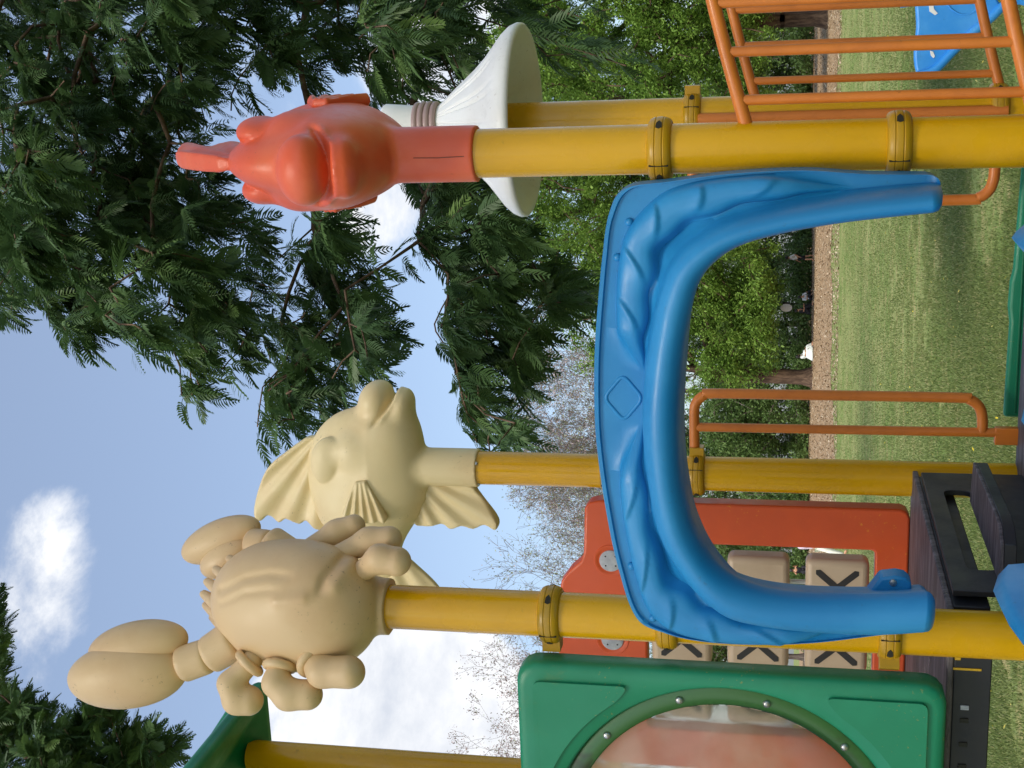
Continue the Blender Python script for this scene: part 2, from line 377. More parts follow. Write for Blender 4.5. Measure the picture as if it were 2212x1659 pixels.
def sheet(name, x0, x1, ys, nx, dz, mat, edge=None):
    xs = np.linspace(x0, x1, nx); V = []; 
    for j, y in enumerate(ys):
        for i, x in enumerate(xs):
            yy = y + (edge(x) if edge is not None and j == 0 else 0)
            V.append((x, yy, float(gz(x, yy)) + dz))
    f = [(j * nx + i, j * nx + i + 1, (j + 1) * nx + i + 1, (j + 1) * nx + i) for j in range(len(ys) - 1) for i in range(nx - 1)]
    return prop(part(name, MB().add(V, f), mat, ang=180), kind='structure')
ys = np.concatenate([np.linspace(-60, 40, 21), np.linspace(42, 90, 25), np.linspace(95, 700, 25)])
sheet('grass_ground', -400, 400, ys, 41, 0, ground_mat())
edge = lambda x: 2.2 * math.sin(x * .35) + 1.2 * math.sin(x * 1.13 + 1) + .5 * math.sin(x * 2.7)
sheet('leaf_litter_ground', -60, 80, np.concatenate([[56], np.linspace(62, 90, 15), np.linspace(95, 190, 8)]), 180, .012, litter_mat(), edge)
def vnoise(x, y, f, seed):
    r = np.random.default_rng(seed); g = r.random((257, 257)); x = x * f + 300.3; y = y * f + 300.7
    xi = np.floor(x).astype(int); yi = np.floor(y).astype(int); u = x - xi; v = y - yi; u = u * u * (3 - 2 * u); v = v * v * (3 - 2 * v); a = xi % 256; b = yi % 256
    return (g[a, b] * (1 - u) + g[a + 1, b] * u) * (1 - v) + (g[a, b + 1] * (1 - u) + g[a + 1, b + 1] * u) * v
# grass blades where the lawn is close enough to see them
def lawn(name, n, y0, y1, hgt, wid, seed):
    r = np.random.default_rng(seed); u = r.random(n)
    y = y0 * y1 / (y1 - u * (y1 - y0))                            # thins out with distance
    x = (r.random(n) - .5) * (y * .62 + 1.2) - .02 * y
    bare = .45 * vnoise(x, y, .35, 1) + .35 * vnoise(x, y, 1.1, 2) + .2 * vnoise(x, y, 3.1, 3)
    k = (bare < .64) | (r.random(n) < .30) ; x, y = x[k], y[k]; n = len(x); bare = bare[k]        # worn patches
    pn = vnoise(x, y * .45, .28, 5) + .6 * vnoise(x, y, 1.6, 6) - .8; cl = 1.5 * pn + r.normal(0, .55, n)
    a = r.random(n) * 6.283; h = hgt * (.5 + r.random(n)) * (1 + .25 * cl.clip(-1, 1)); w = wid * (.6 + .8 * r.random(n)) * (.6 + y / 26)
    z = gz(x, y); ln = h * r.random(n) * .9
    b = np.stack([x, y, z], 1); d = np.stack([np.cos(a), np.sin(a), 0 * a], 1) * w[:, None]
    t = b + np.stack([np.cos(a * 3 + 1) * ln, np.sin(a * 3 + 1) * ln, h], 1)
    V = np.stack([b - d, b + d, t], 1).reshape(-1, 3)
    tint = np.clip(.36 + .16 * cl + .40 * (bare - .42) + .10 * np.clip((y - 16) / 14, 0, 1) + r.normal(0, .10, n), 0, 1); tint[r.random(n) < .04] = 1  # shade on the near lawn put into the tint: blades paler farther out
    o = part(name, big_mesh(name, V, tris=np.arange(3 * n).reshape(-1, 3), tint=tint, mat=M_blade), None, smooth=False)
    return prop(o, 'short mown lawn grass between the play tower and the bare ground', 'grass', kind='stuff')
lawn('lawn_grass', 480000, 8.2, 63, .026, .0050, 3)
def scatter(name, n, y0, y1, xs, size, tintf, mat, label, cat, seed, zoff=.02):
    r = np.random.default_rng(seed); y = y0 + (y1 - y0) * r.random(n) ** 1.3; x = (r.random(n) - .5) * xs(y) - .02 * y
    a = r.random(n) * 6.283; s_ = size * (.5 + r.random(n)); k = r.normal(0, .35, (n, 2))
    q = np.array([(-1, 0), (0, -.45), (1, 0), (0, .45)])
    px = q[None, :, 0] * np.cos(a)[:, None] - q[None, :, 1] * np.sin(a)[:, None]; py = q[None, :, 0] * np.sin(a)[:, None] + q[None, :, 1] * np.cos(a)[:, None]
    V = np.stack([x[:, None] + s_[:, None] * px, y[:, None] + s_[:, None] * py, (gz(x, y) + zoff + s_ * .3)[:, None] + s_[:, None] * (px * k[:, :1] + py * k[:, 1:])], 2)
    o = part(name, big_mesh(name, V.reshape(-1, 3), quads=np.arange(4 * n).reshape(-1, 4), tint=tintf(r, n), mat=mat), None, smooth=False)
    return prop(o, label, cat, kind='stuff')
M_litterleaf = leaf('dry_leaf', [(.16, .10, .05), (.33, .24, .15), (.55, .47, .34)], .15)
M_petal = leaf('yellow_petal', [(.5, .4, .03), (.6, .5, .06), (.5, .45, .2)], .2)
scatter('fallen_leaf_litter', 30000, 51, 96, lambda y: y * .66, .055, lambda r, n: r.random(n), M_litterleaf, 'dry brown leaves fallen on the bare ground under the trees', 'leaf litter', 5)
scatter('fallen_petals', 420, 8.5, 30, lambda y: y * .62, .016, lambda r, n: r.random(n), M_petal, 'small yellow petals fallen on the lawn behind the play tower', 'petals', 6, .03)

# ================================================================== the play tower
SH = {'pocket': MB().prism([(-.013, 0), (-.009, -.0075), (.006, -.0065), (.014, 0), (.006, .0065), (-.009, .0075)], -.0052, .0052).mesh('bolt_pocket'), 'seam': MB().box((0, 0, 0), (.0115, .0020, .044)).mesh('split_seam'),
      'rivet': MB().lathe([(.0065, 0), (.0062, .003), (.003, .0055)], 8, R=rotm('Y', 90)).mesh('rivet'), 'dot': MB().lathe([(.003, 0), (.002, .002)], 8, R=rotm('X', 90)).mesh('rivet')}
for k_, m_ in (('pocket', M_hole), ('seam', M_hole), ('rivet', M_steel), ('dot', M_hole)): SH[k_].materials.append(m_)
def clamp_ring(z, toward, parent, lug=True):
    """cast split ring on a post; 'toward' = direction angle of its ear in the tower frame"""
    R0 = .0565
    pr = [(R0, z - .026), (R0 + .006, z - .0265), (R0 + .0115, z - .023), (R0 + .0155, z - .016), (R0 + .0168, z - .0105), (R0 + .0152, z - .0092), (R0 + .0152, z - .0080), (R0 + .0172, z - .007), (R0 + .0178, z), (R0 + .0172, z + .007), (R0 + .0152, z + .0080), (R0 + .0152, z + .0092), (R0 + .0168, z + .0105), (R0 + .0155, z + .016), (R0 + .0115, z + .023), (R0 + .006, z + .0265), (R0, z + .026)]
    m = MB().lathe(pr, 40, cap=False)
    if lug:
        c, s_ = math.cos(toward), math.sin(toward); Rz = rotm('Z', math.degrees(toward))
        m.box(((R0 + .020) * c, (R0 + .020) * s_, z), (.034, .046, .046), Rz)
    o = part('clamp', m, M_clamp, parent, bevel=.004)
    for da in (-.62, .62, 2.5, 3.75):
        a = toward + da; p = part('bolt_pocket', SH['pocket'], None, o, smooth=False); p.location = ((R0 + .0126) * math.cos(a), (R0 + .0126) * math.sin(a), z); p.rotation_euler = (0, 0, a + math.pi / 2)
    for da in (-1.12, 1.12):
        a = toward + da; p = part('split_seam', SH['seam'], None, o, smooth=False); p.location = ((R0 + .0125) * math.cos(a), (R0 + .0125) * math.sin(a), z); p.rotation_euler = (0, 0, a)
    return o
def post(a, b, top, clamps, label, cap=False):
    t = empty('yellow_post', label, 'post', L(a, b, 0), -AZ, 'yellow posts of the play tower')
    part('post_tube', MB().lathe([(.057, 0), (.057, top * .25), (.057, top * .5), (.057, top * .75), (.057, top)], 40), M_yel, t)
    part('footing', MB().lathe([(.16, -.02), (.16, .006), (.07, .012)], 24), M_zinc, t)
    for z, tw in clamps: clamp_ring(z, math.radians(tw), t)
    if top < 3:
        for d in (-148, -58, 32, 122):
            q = math.radians(d); p = part('rivet', SH['rivet'], None, t); p.location = (.057 * math.cos(q), .057 * math.sin(q), top - (.035 if top < 2.65 else .045)); p.rotation_euler = (0, 0, q)
    return t
post(0, 0, 2.690, [(2.200, 180), (1.904, 0), (1.370, -150)], 'yellow post carrying the peach crab, scratched paint below the clamp')
post(S, 0, 2.380, [(1.907, 180), (1.383, 180)], 'yellow post carrying the coral red fish figure')
post(0, S, 2.700, [(2.205, 180), (1.914, 0)], 'yellow post carrying the cream fish, beside the orange grab rail')
post(S, S, 2.620, [(1.920, 0), (1.02, 180)], 'yellow post under the white bell shaped topper')
post(-S, S, 3.60, [(2.205, 0), (1.37, 0)], 'tall yellow post running up into the dark green roof')
post(-S, 0, 3.60, [(2.20, 0), (1.37, 0)], 'tall yellow post at the far side of the green window panel')
post(-2 * S, S, 3.60, [], 'tall yellow post at the outer rear corner of the green roof')
post(-2 * S, 0, 3.60, [], 'tall yellow post at the outer front corner of the green roof')

def rounded_poly(P, r, n=5):
    o = []; P = [np.array(p, float) for p in P]
    for i in range(len(P)):
        a, b, c = P[i - 1], P[i], P[(i + 1) % len(P)]; u = (a - b) / np.linalg.norm(a - b); w = (c - b) / np.linalg.norm(c - b)
        for k in range(n + 1): s_ = k / n; o.append((1 - s_) ** 2 * (b + u * r) + 2 * s_ * (1 - s_) * b + s_ * s_ * (b + w * r))
    return [tuple(q) for q in o]

# ---- decks and step
t = empty('upper_deck', 'scuffed black upper deck with slotted edge under the green panel', 'deck', L(-S / 2, S / 2, 0), -AZ)
half = S / 2
part('deck_plate', MB().box((0.015, 0, 1.2225), (S + .05, S - .02, .017)), M_deck, t, bevel=.004)
part('front_skirt', MB().box((0, -half + .022, 1.170), (S - .09, .02, .088)), M_black, t, bevel=.003)
part('rear_skirt', MB().box((0, half - .022, 1.170), (S - .09, .02, .088)), M_black, t, bevel=.003)
part('side_skirt', MB().box((half + .026, 0, 1.170), (.02, S - .16, .088)), M_black, t, bevel=.003)
part('side_skirt', MB().box((-half + .022, 0, 1.170), (.02, S - .10, .088)), M_black, t, bevel=.003)
for x in (half - .30, half - .235, half - .20, half - .36, half - .5, half - .62):
    part('slot', MB().box((x, -half + .0105, 1.185), (.012, .004, .020)), M_zinc if x > half - .22 else M_hole, t, bevel=.001)  # solid marks for the holes
for x, w, z, h in ((half - .098, .006, 1.183, .066), (half - .065, .020, 1.206, .014)):
    part('paint_streak', MB().box((x, -half + .0112, z), (w, .003, h)), M_ypaint, t, bevel=.001)
t = empty('lower_deck', 'scuffed black lower deck between the slide and the rear opening', 'deck', L(S / 2, S / 2, 0), -AZ)
part('deck_plate', MB().box((0, 0, .9055), (S - .02, S + .02, .017)), M_deck, t, bevel=.004)
for y in (-half + .02, half - .02): part('skirt', MB().box((0, y, .852), (S - .12, .02, .088)), M_black, t, bevel=.003)
for x in (-half + .02, half - .02): part('skirt', MB().box((x, 0, .852), (.02, S - .12, .088)), M_black, t, bevel=.003)
t = empty('black_step', 'black coated step with an open slot leading down from the upper deck', 'step', L(.05, S / 2, 0), -AZ)
# riser plate with a slot, and a tread board with cut corners (x from the riser, y from the middle of the tower)
hv_ = rounded_poly([(-.335, 1.085), (.285, 1.085), (.285, 1.163), (-.335, 1.163)], .03, 4); rp_ = [(-.475, .915), (.450, .915), (.450, 1.2125), (-.475, 1.2125)]
bmx = bmesh.new(); ov = [bmx.verts.new((0, y, z)) for y, z in rp_]; hv = [bmx.verts.new((0, y, z)) for y, z in hv_]
ed = [bmx.edges.new((vs[i], vs[(i + 1) % len(vs)])) for vs in (ov, hv) for i in range(len(vs))]; bmesh.ops.triangle_fill(bmx, edges=ed, use_beauty=True)
ret = bmesh.ops.extrude_face_region(bmx, geom=bmx.faces[:]); bmesh.ops.translate(bmx, verts=[v for v in ret['geom'] if isinstance(v, bmesh.types.BMVert)], vec=(.016, 0, 0))
bmesh.ops.recalc_face_normals(bmx, faces=bmx.faces[:]); me = bpy.data.meshes.new('riser_plate'); bmx.to_mesh(me); bmx.free()
part('riser_plate', me, M_black, t, bevel=.002)
tp = [(.018, .185), (.150, .145), (.158, -.30), (.152, -.375), (.120, -.425), (.018, -.435)]
def slab(P, z0, z1):
    n_ = len(P); V_ = [(x, y, z0) for x, y in P] + [(x, y, z1) for x, y in P]; return MB().add(V_, [tuple(range(n_)), tuple(range(2 * n_ - 1, n_ - 1, -1))] + [(i, i + n_, (i + 1) % n_ + n_, (i + 1) % n_) for i in range(n_)])
part('tread', slab(tp, 1.090, 1.099), M_deck, t, bevel=.002)
part('tread_skirt', slab([(x * .995 + .0003, y * .992) for x, y in tp], 1.060, 1.0899), M_black, t, bevel=.002)
for k in range(4): part('slot', MB().box((.0165, .13 - .13 * k, 1.078), (.004, .022, .010)), M_zinc, t)

# ---- green panel with the bubble window
PW = S - .20; PC = -S / 2; PZ0, PZ1 = 1.236, 2.284; RC = (0., 1.758)
t = empty('bubble_window_panel', 'green plastic panel with a round hazy bubble window', 'panel', L(PC, -.035, 0), -AZ)
def rrect(hw, z0, z1, r, n, cz):
    """rounded rectangle sampled by angle around (0,cz)"""
    P = []
    for k in range(n):
        a = 2 * math.pi * k / n; dx, dz = math.cos(a), math.sin(a)
        hx, hz = hw, (z1 - cz if dz > 0 else cz - z0)
        tt = min(hx / abs(dx) if abs(dx) > 1e-9 else 1e9, hz / abs(dz) if abs(dz) > 1e-9 else 1e9); x, z = dx * tt, dz * tt
        cx, czz = math.copysign(hx - r, dx), math.copysign(hz - r, dz)
        if abs(x) > hx - r and abs(z) > hz - r:            # ray hits the round corner
            bq = dx * cx + dz * czz; q = bq * bq - (cx * cx + czz * czz - r * r); tt = bq + math.sqrt(max(q, 0)); x, z = dx * tt, dz * tt
        P.append((x, z + cz))
    return np.array(P)
n = 192; ro = rrect(PW / 2, PZ0, PZ1, .055, n, RC[1]); ang = 2 * np.pi * np.arange(n) / n
circ = lambda r: np.stack([r * np.cos(ang), RC[1] + r * np.sin(ang)], 1)
inset = lambda d: ro + (np.array([0, RC[1]]) - ro) * (d / np.linalg.norm(ro - np.array([0, RC[1]]), axis=1))[:, None]
rings = [(circ(.400), .0), (circ(.400), -.020), (circ(.440), -.020), (circ(.442), -.040), (circ(.449), -.046), (inset(.030), -.046), (inset(.012), -.043), (inset(.003), -.034), (inset(0), -.022), (inset(0), .020), (inset(.006), .030), (inset(.03), .034), (circ(.42), .034), (circ(.400), .0)]
V = [(p[0], y, p[1]) for P, y in rings for p in P]
f = [(i * n + k, i * n + (k + 1) % n, (i + 1) * n + (k + 1) % n, (i + 1) * n + k) for i in range(len(rings) - 1) for k in range(n)]
f = [q[::-1] for q in f]
part('panel_frame', MB().add(V, f), M_green, t, ang=50)
for sx in (1, -1):
    for up in (1, -1):
        zc = PZ1 - .045 if up > 0 else PZ0 + .045; xc = PW / 2 - .045; z2 = RC[1]
        arc = [(.478 * math.cos(q), z2 + up * .478 * math.sin(q)) for q in np.linspace(math.radians(29), math.radians(70), 9)]
        arc = [p for p in arc if p[0] < xc - .03 and abs(p[1] - zc) > .03 and (p[1] < zc if up > 0 else p[1] > zc)]
        P = [(xc, arc[0][1] - up * .03), (xc, zc), (arc[-1][0] - .03, zc)] + arc[::-1]
        P = [(sx * x, z) for x, z in rounded_poly(P, .022, 4)]
        part('corner_emboss', MB().prism(P, -.0440, -.0560), M_green, t, bevel=.009, seg=4)
fl = part('window_flange', MB().lathe([(.390, 0), (.390, .006), (.394, .009), (.434, .009), (.438, .006), (.438, 0)], 96, (0, -.0205, RC[1]), rotm('X', 90), cap=False), M_flange, t)
bub = [(.392 * math.cos(q), .012 + .130 * math.sin(q)) for q in np.linspace(0, math.pi / 2 * .995, 22)]
part('bubble_window', MB().lathe(bub, 96, (0, -.0205, RC[1]), rotm('X', 90), cap=False), M_bubble, t, ang=180)
for k in range(12):
    q = math.radians(16 + 30 * k); c = (.414 * math.cos(q), -.0300, RC[1] + .414 * math.sin(q))
    o = part('bolt', MB().lathe([(.010, 0), (.010, .0025), (.0075, .006), (.003, .0075)], 14, c, rotm('X', 90)), M_steel, t)

# ---- orange noughts and crosses panel
t = empty('noughts_and_crosses_panel', 'orange panel with turning tan blocks marked with noughts and crosses', 'panel', L(PC, S, 0), -AZ)
hw = PW / 2 + .005
ol = [(hw - .03, 1.232), (hw - .009, 1.241), (hw, 1.262), (hw, 2.24), (hw - .008, 2.272), (hw - .03, 2.29)] + [(.30, 2.297), (.27, 2.306), (.235, 2.345), (.19, 2.378), (.10, 2.395)]
outer = ol + [(0, 2.398)] + [(-x, z) for x, z in ol[::-1]]
hx, hz0, hz1 = .345, 1.337, 2.085
me = bpy.data.meshes.new('panel_frame'); bmx = bmesh.new()
ov = [bmx.verts.new((x, 0, z)) for x, z in outer]; hv = [bmx.verts.new((x, 0, z)) for x, z in rounded_poly([(hx, hz0), (hx, hz1), (-hx, hz1), (-hx, hz0)], .02, 4)]
ed = [bmx.edges.new((vs[i], vs[(i + 1) % len(vs)])) for vs in (ov, hv) for i in range(len(vs))]
bmesh.ops.triangle_fill(bmx, edges=ed, use_beauty=True)
ret = bmesh.ops.extrude_face_region(bmx, geom=bmx.faces[:]); bmesh.ops.translate(bmx, verts=[v for v in ret['geom'] if isinstance(v, bmesh.types.BMVert)], vec=(0, .07, 0))
bmesh.ops.translate(bmx, verts=bmx.verts[:], vec=(0, -.035, 0)); bmesh.ops.recalc_face_normals(bmx, faces=bmx.faces[:]); bmx.to_mesh(me); bmx.free()
part('panel_frame', me, M_orange, t, bevel=.010, seg=3)
for x in (.275, -.015, -.30):
    r_ = part('disc_recess', MB().lathe([(.058, 0), (.056, .003), (.046, .003), (.040, -.001)], 32, (x, -.0345, 2.205), rotm('X', 90)), M_orange, t)
    d_ = part('disc', MB().lathe([(.038, 0), (.038, .004), (.034, .006)], 32, (x, -.0352, 2.205), rotm('X', 90)), M_zinc, t)
    for k in range(4):
        p = part('rivet', SH['dot'], None, d_); p.location = (x + .024 * math.cos(k * 1.57 + .8), -.0412, 2.205 + .024 * math.sin(k * 1.57 + .8))
marks = {(0, 0): 'X', (0, 1): 'X', (0, 2): 'X', (1, 2): 'X', (-1, 1): 'O', (1, 0): 'O', (1, 1): '', (-1, 0): 'X', (-1, 2): 'O'}
for i, x in enumerate((-.212, 0, .212)):
    part('spindle', MB().tube([(x, 0, hz0 - .01), (x, 0, hz1 + .01)], .008, 10), M_steel, t)
    for j, z in enumerate((1.968, 1.712, 1.456)):
        bl = part('block', MB().box((x, 0, z), (.190, .085, .204)), M_tan, t, bevel=.022, seg=4)
        mk = marks[(i - 1, j)]; m = MB()
        if mk == 'X':
            for s_ in (1, -1):
                P = [(x - .055 * s_, z - .062), (x + .055 * s_, z + .062)]; dx, dz = P[1][0] - P[0][0], P[1][1] - P[0][1]; l_ = math.hypot(dx, dz); nx_, nz_ = -dz / l_ * .0105, dx / l_ * .0105
                po = [(P[0][0] + nx_, P[0][1] + nz_), (P[0][0] - dx / l_ * .009, P[0][1] - dz / l_ * .009), (P[0][0] - nx_, P[0][1] - nz_), (P[1][0] - nx_, P[1][1] - nz_), (P[1][0] + dx / l_ * .009, P[1][1] + dz / l_ * .009), (P[1][0] + nx_, P[1][1] + nz_)]
                m.prism(po, -.0420 - .0004 * s_, -.0440 - .0004 * s_)
        elif mk == '': continue
        else:
            m.lathe([(.040, 0), (.040, .0015), (.060, .0015), (.060, 0)], 32, (x, -.0422, z), rotm('X', 90), cap=False)
        part('cross_mark' if mk == 'X' else 'nought_mark', m, M_ink, bl, smooth=False)

# ---- blue slide hood
t = empty('slide_hood', 'blue plastic arched hood over the slide entrance, moulded with waves', 'slide hood', L(S / 2, -.060, 0), -AZ)
# stations round the arch, left foot to right foot: roll inside, roll outside, wave strip outside, flange edge (along the front, height)
ST = [((.196, 1.305), (.092, 1.315), (.070, 1.310), (.062, 1.306)), ((.187, 1.42), (.080, 1.42), (.045, 1.43), (.040, 1.42)), ((.181, 1.56), (.080, 1.56), (.022, 1.55), (.016, 1.55)), ((.190, 1.66), (.088, 1.665), (.010, 1.68), (.004, 1.68)),
      ((.215, 1.73), (.105, 1.745), (.012, 1.80), (.005, 1.81)), ((.254, 1.779), (.150, 1.805), (.032, 1.885), (.022, 1.90)), ((.305, 1.812), (.215, 1.858), (.085, 1.942), (.058, 1.970)), ((.360, 1.833), (.300, 1.902), (.210, 1.978), (.19, 2.012)),
      ((.44, 1.848), (.40, 1.924), (.36, 2.0), (.35, 2.04)), ((.53, 1.853), (.51, 1.936), (.50, 2.0), (.50, 2.056)), ((.606, 1.852), (.607, 1.938), (.61, 1.992), (.612, 2.058)), ((.69, 1.846), (.705, 1.928), (.715, 2.0), (.72, 2.054)),
      ((.77, 1.836), (.79, 1.914), (.82, 2.002), (.83, 2.044)), ((.843, 1.821), (.87, 1.896), (.92, 1.995), (.94, 2.031)), ((.905, 1.800), (.935, 1.870), (1.0, 1.972), (1.035, 2.014)), ((.948, 1.762), (.985, 1.825), (1.072, 1.905), (1.092, 1.978)),
      ((.978, 1.71), (1.025, 1.752), (1.102, 1.83), (1.106, 1.88)), ((1.0, 1.63), (1.052, 1.65), (1.116, 1.72), (1.121, 1.74)), ((1.018, 1.53), (1.070, 1.54), (1.120, 1.58), (1.125, 1.59)), ((1.030, 1.43), (1.083, 1.44), (1.110, 1.46), (1.115, 1.46)), ((1.040, 1.325), (1.092, 1.33), (1.106, 1.33), (1.111, 1.33))]
ST = np.array(ST) - np.array([S / 2, 0]); CV = [catmull(ST[:, k], 24) for k in range(4)]; I0, Q0, T0, E0 = CV; nS = len(I0); ss = np.linspace(0, 1, nS)
sm_ = lambda a, b, v: np.clip((v - a) / (b - a), 0, 1) ** 2 * (3 - 2 * np.clip((v - a) / (b - a), 0, 1))
env = sm_(.05, .13, ss) * (1 - sm_(.415, .470, ss)) + sm_(.530, .585, ss) * (1 - sm_(.86, .935, ss))     # two long wave strips, parted by the diamond
saw = np.where(ss < .5, ss * 14.5 % 1, (1 - ss) * 14.5 % 1) ** 1.5
side_ = np.where(ss < .5, .5 - ss, ss - .5)
hol = np.exp(-((ss - .31) / .05) ** 2) + np.exp(-((ss - .72) / .05) ** 2)                              # hollow behind the roll at the corners
fs = .13 + (.045 + .045 * np.sin(side_ * 2 * np.pi * 15.5 + 1) + .16 * hol) * env
lerp = lambda A, B, t_: A + (B - A) * (np.asarray(t_).reshape(-1, 1) if np.ndim(t_) else t_)
one = np.ones(nS); legn = np.clip((1.845 - I0[:, 1]) / .12, 0, 1); rows = [(lerp(I0, Q0, .47 * legn), .0 * one), (lerp(I0, Q0, .33 * legn), .06 * one), (lerp(I0, Q0, .12 * legn), .12 * one), (lerp(I0, Q0, .02), .158 * one), (lerp(I0, Q0, .10), .182 * one), (lerp(I0, Q0, .25), .199 * one), (lerp(I0, Q0, .45), .206 * one), (lerp(I0, Q0, .65), .201 * one), (lerp(I0, Q0, .82), .186 * one), (lerp(I0, Q0, .94), .160 * one), (Q0, .128 * one), (lerp(Q0, T0, .05), .096 * one)]
bg_ = .060
top_ = lambda g1: bg_ + (g1 - bg_) * env
rows.append((lerp(Q0, T0, fs * .75), top_(.086) - .018 * hol))
side = np.where(ss < .5, .5 - ss, ss - .5)
for w_, g1 in ((0, .084), (.04, .093), (.09, .100), (.15, .104), (.22, .107), (.30, .108), (.38, .109), (.46, .109), (.54, .108), (.62, .107), (.70, .105), (.78, .102), (.85, .098), (.91, .090), (.96, .078)):
    ph = (side * 15.5 + .75 * (1 - w_) ** 1.8 + .15) % 1                                           # breaking wave crests: slow rise, sharp fall
    cr_ = np.where(ph < .93, (ph / .93) ** 4, (1 - ph) / .07) * np.clip((w_ - .12) / .30, 0, 1) * np.clip((.97 - w_) / .10, 0, 1)
    rows.append((lerp(lerp(Q0, T0, fs), T0, w_ * (.25 + .75 * env)), top_(g1) + .0085 * cr_ * env))
rows.append((T0, bg_ * one)); rows.append((lerp(T0, E0, .55), bg_ * one))
nE = E0 - T0; lE = np.linalg.norm(nE, axis=1)[:, None]; nE = nE / lE
rows += [(E0 - nE * np.minimum(.014, lE * .4), bg_ * one), (E0 - nE * np.minimum(.011, lE * .3), (bg_ + .009) * one), (E0 - nE * np.minimum(.003, lE * .1), (bg_ + .009) * one), (E0, bg_ * one), (E0, 0 * one), (lerp(I0, Q0, .6), 0 * one)]
G = np.array([np.stack([P[:, 0], -g, P[:, 1]], 1) for P, g in rows])                              # rows x stations x 3
def foot(A, d_):                                                                                    # rounded leg end
    c = A.mean(0); o_ = []
    for q in (25, 50, 70, 84): o_.append(c + (A - c) * math.cos(math.radians(q)) ** .7 + np.array([0, 0, -d_ * math.sin(math.radians(q))]))
    return o_
G = np.concatenate([np.array(foot(G[:, 0], .026)[::-1]).transpose(1, 0, 2), G, np.array(foot(G[:, -1], .026)).transpose(1, 0, 2)], 1)
nr, nT = G.shape[:2]; f = [(i * nT + k, i * nT + k + 1, (i + 1) * nT + k + 1, (i + 1) * nT + k) for i in range(nr - 1) for k in range(nT - 1)]
f += [((nr - 1) * nT + k, (nr - 1) * nT + k + 1, k + 1, k) for k in range(nT - 1)]
f += [tuple(i * nT for i in range(nr)), tuple(i * nT + nT - 1 for i in range(nr - 1, -1, -1))]
part('hood_shell', MB().add(G.reshape(-1, 3), f), M_blue, t, ang=70)
for s0 in (.285, .345, .66, .71):
    k = int(s0 * (nS - 1)); c2 = T0[k] + (E0[k] - T0[k]) * .1
    part('wave_drop', MB().lathe([(.010, -.002), (.009, .005), (.006, .009), (.001, .010)], 14, (c2[0], -.060, c2[1]), rotm('X', 90)), M_blue, t, ang=180)
HC = .607 - S / 2; cz_ = 1.990; dq = rounded_poly([(HC + .056, cz_), (HC, cz_ + .046), (HC - .056, cz_), (HC, cz_ - .046)], .018, 4)
part('diamond_emboss', MB().tube([(x, -.0585, z) for x, z in dq], .0050, 8, closed=True), M_blue, t, ang=180)
# foot tab with its screw
for s0, sgn in ((4, 1), (nS - 5, -1)):
    q = I0[s0] + (Q0[s0] - I0[s0]) * .30
    br = part('mounting_tab', MB().prism([(q[0] - sgn * .03, 1.330), (q[0] + sgn * .004, 1.330), (q[0] + sgn * .018, 1.345), (q[0] + sgn * .022, 1.365), (q[0] + sgn * .016, 1.400), (q[0] - sgn * .03, 1.43)] if sgn > 0 else [(q[0] + .03, 1.335), (q[0] + .0, 1.335), (q[0] - .008, 1.345), (q[0] - .008, 1.37), (q[0] + .03, 1.38)], .006, -.05), M_blue, t, bevel=.006)
    if sgn > 0: part('screw', MB().lathe([(.009, 0), (.008, .004), (.002, .006)], 12, (q[0] + .006, -.05, 1.372), rotm('X', 90)), M_steel, br)

# ---- double slide in front of the lower deck (its rims just reach into the picture)
t = empty('double_slide', 'blue plastic double slide running forward from under the hood', 'slide', L(S / 2, -.06, 0), -AZ)
sec = []
for k in range(26):
    u = k / 25; y = -.02 - 2.3 * u; z = .905 - .80 * sm_(.10, .92, np.array(u)) ; rim = .235 * (1 - .35 * u); rim = rim * (1 if u > .02 else .9)
    row = []
    for x, h in [(x_ * .86, h_) for x_, h_ in ((-.485, 0), (-.485, 1), (-.462, 1.10), (-.430, 1.0), (-.405, .25), (-.38, .04), (-.08, 0), (-.055, .12), (-.035, .75), (0, .93), (.035, .75), (.055, .12), (.08, 0), (.38, .04), (.405, .25), (.430, 1.0), (.462, 1.10), (.485, 1), (.485, 0))]:
        row.append((x, y, z + (rim * h if h else (-.05 if abs(x) > .41 else 0))))
    sec.append(row)
m_ = len(sec[0]); part('chute', MB().add([p for r in sec for p in r], [(i * m_ + k, i * m_ + k + 1, (i + 1) * m_ + k + 1, (i + 1) * m_ + k) for i in range(25) for k in range(m_ - 1)]), M_blue, t, ang=180)
part('slide_leg', MB().tube([(0, -1.15, 0), (0, -1.15, .52)], .03, 12), M_org, t)

# ---- orange grab rails at the rear opening
def grab(a0, sgn, label):
    t = empty('orange_grab_rail', label, 'grab rail', L(a0, S, 0), -AZ, 'orange grab rails at the rear opening')
    P = [(.075, 1.922), (.21, 1.922), (.245, 1.914), (.268, 1.89), (.275, 1.855), (.274, 1.5), (.272, 1.10), (.266, 1.062), (.245, 1.034), (.21, 1.022), (.163, 1.020)]
    part('outer_rail', MB().tube(catmull([(sgn * x, 0, z) for x, z in P], 5), .0168, 16), M_org, t)
    part('inner_bar', MB().tube([(sgn * .160, 0, 1.921), (sgn * .160, 0, .965)], .0148, 16), M_org, t)
    part('base_plate', MB().box((sgn * .150, 0, .945), (.055, .028, .075)), M_org, t, bevel=.003)
grab(0, 1, 'orange tubular grab rail bolted to the post of the cream fish')
grab(S, -1, 'orange tubular grab rail mostly hidden behind the post of the red fish')

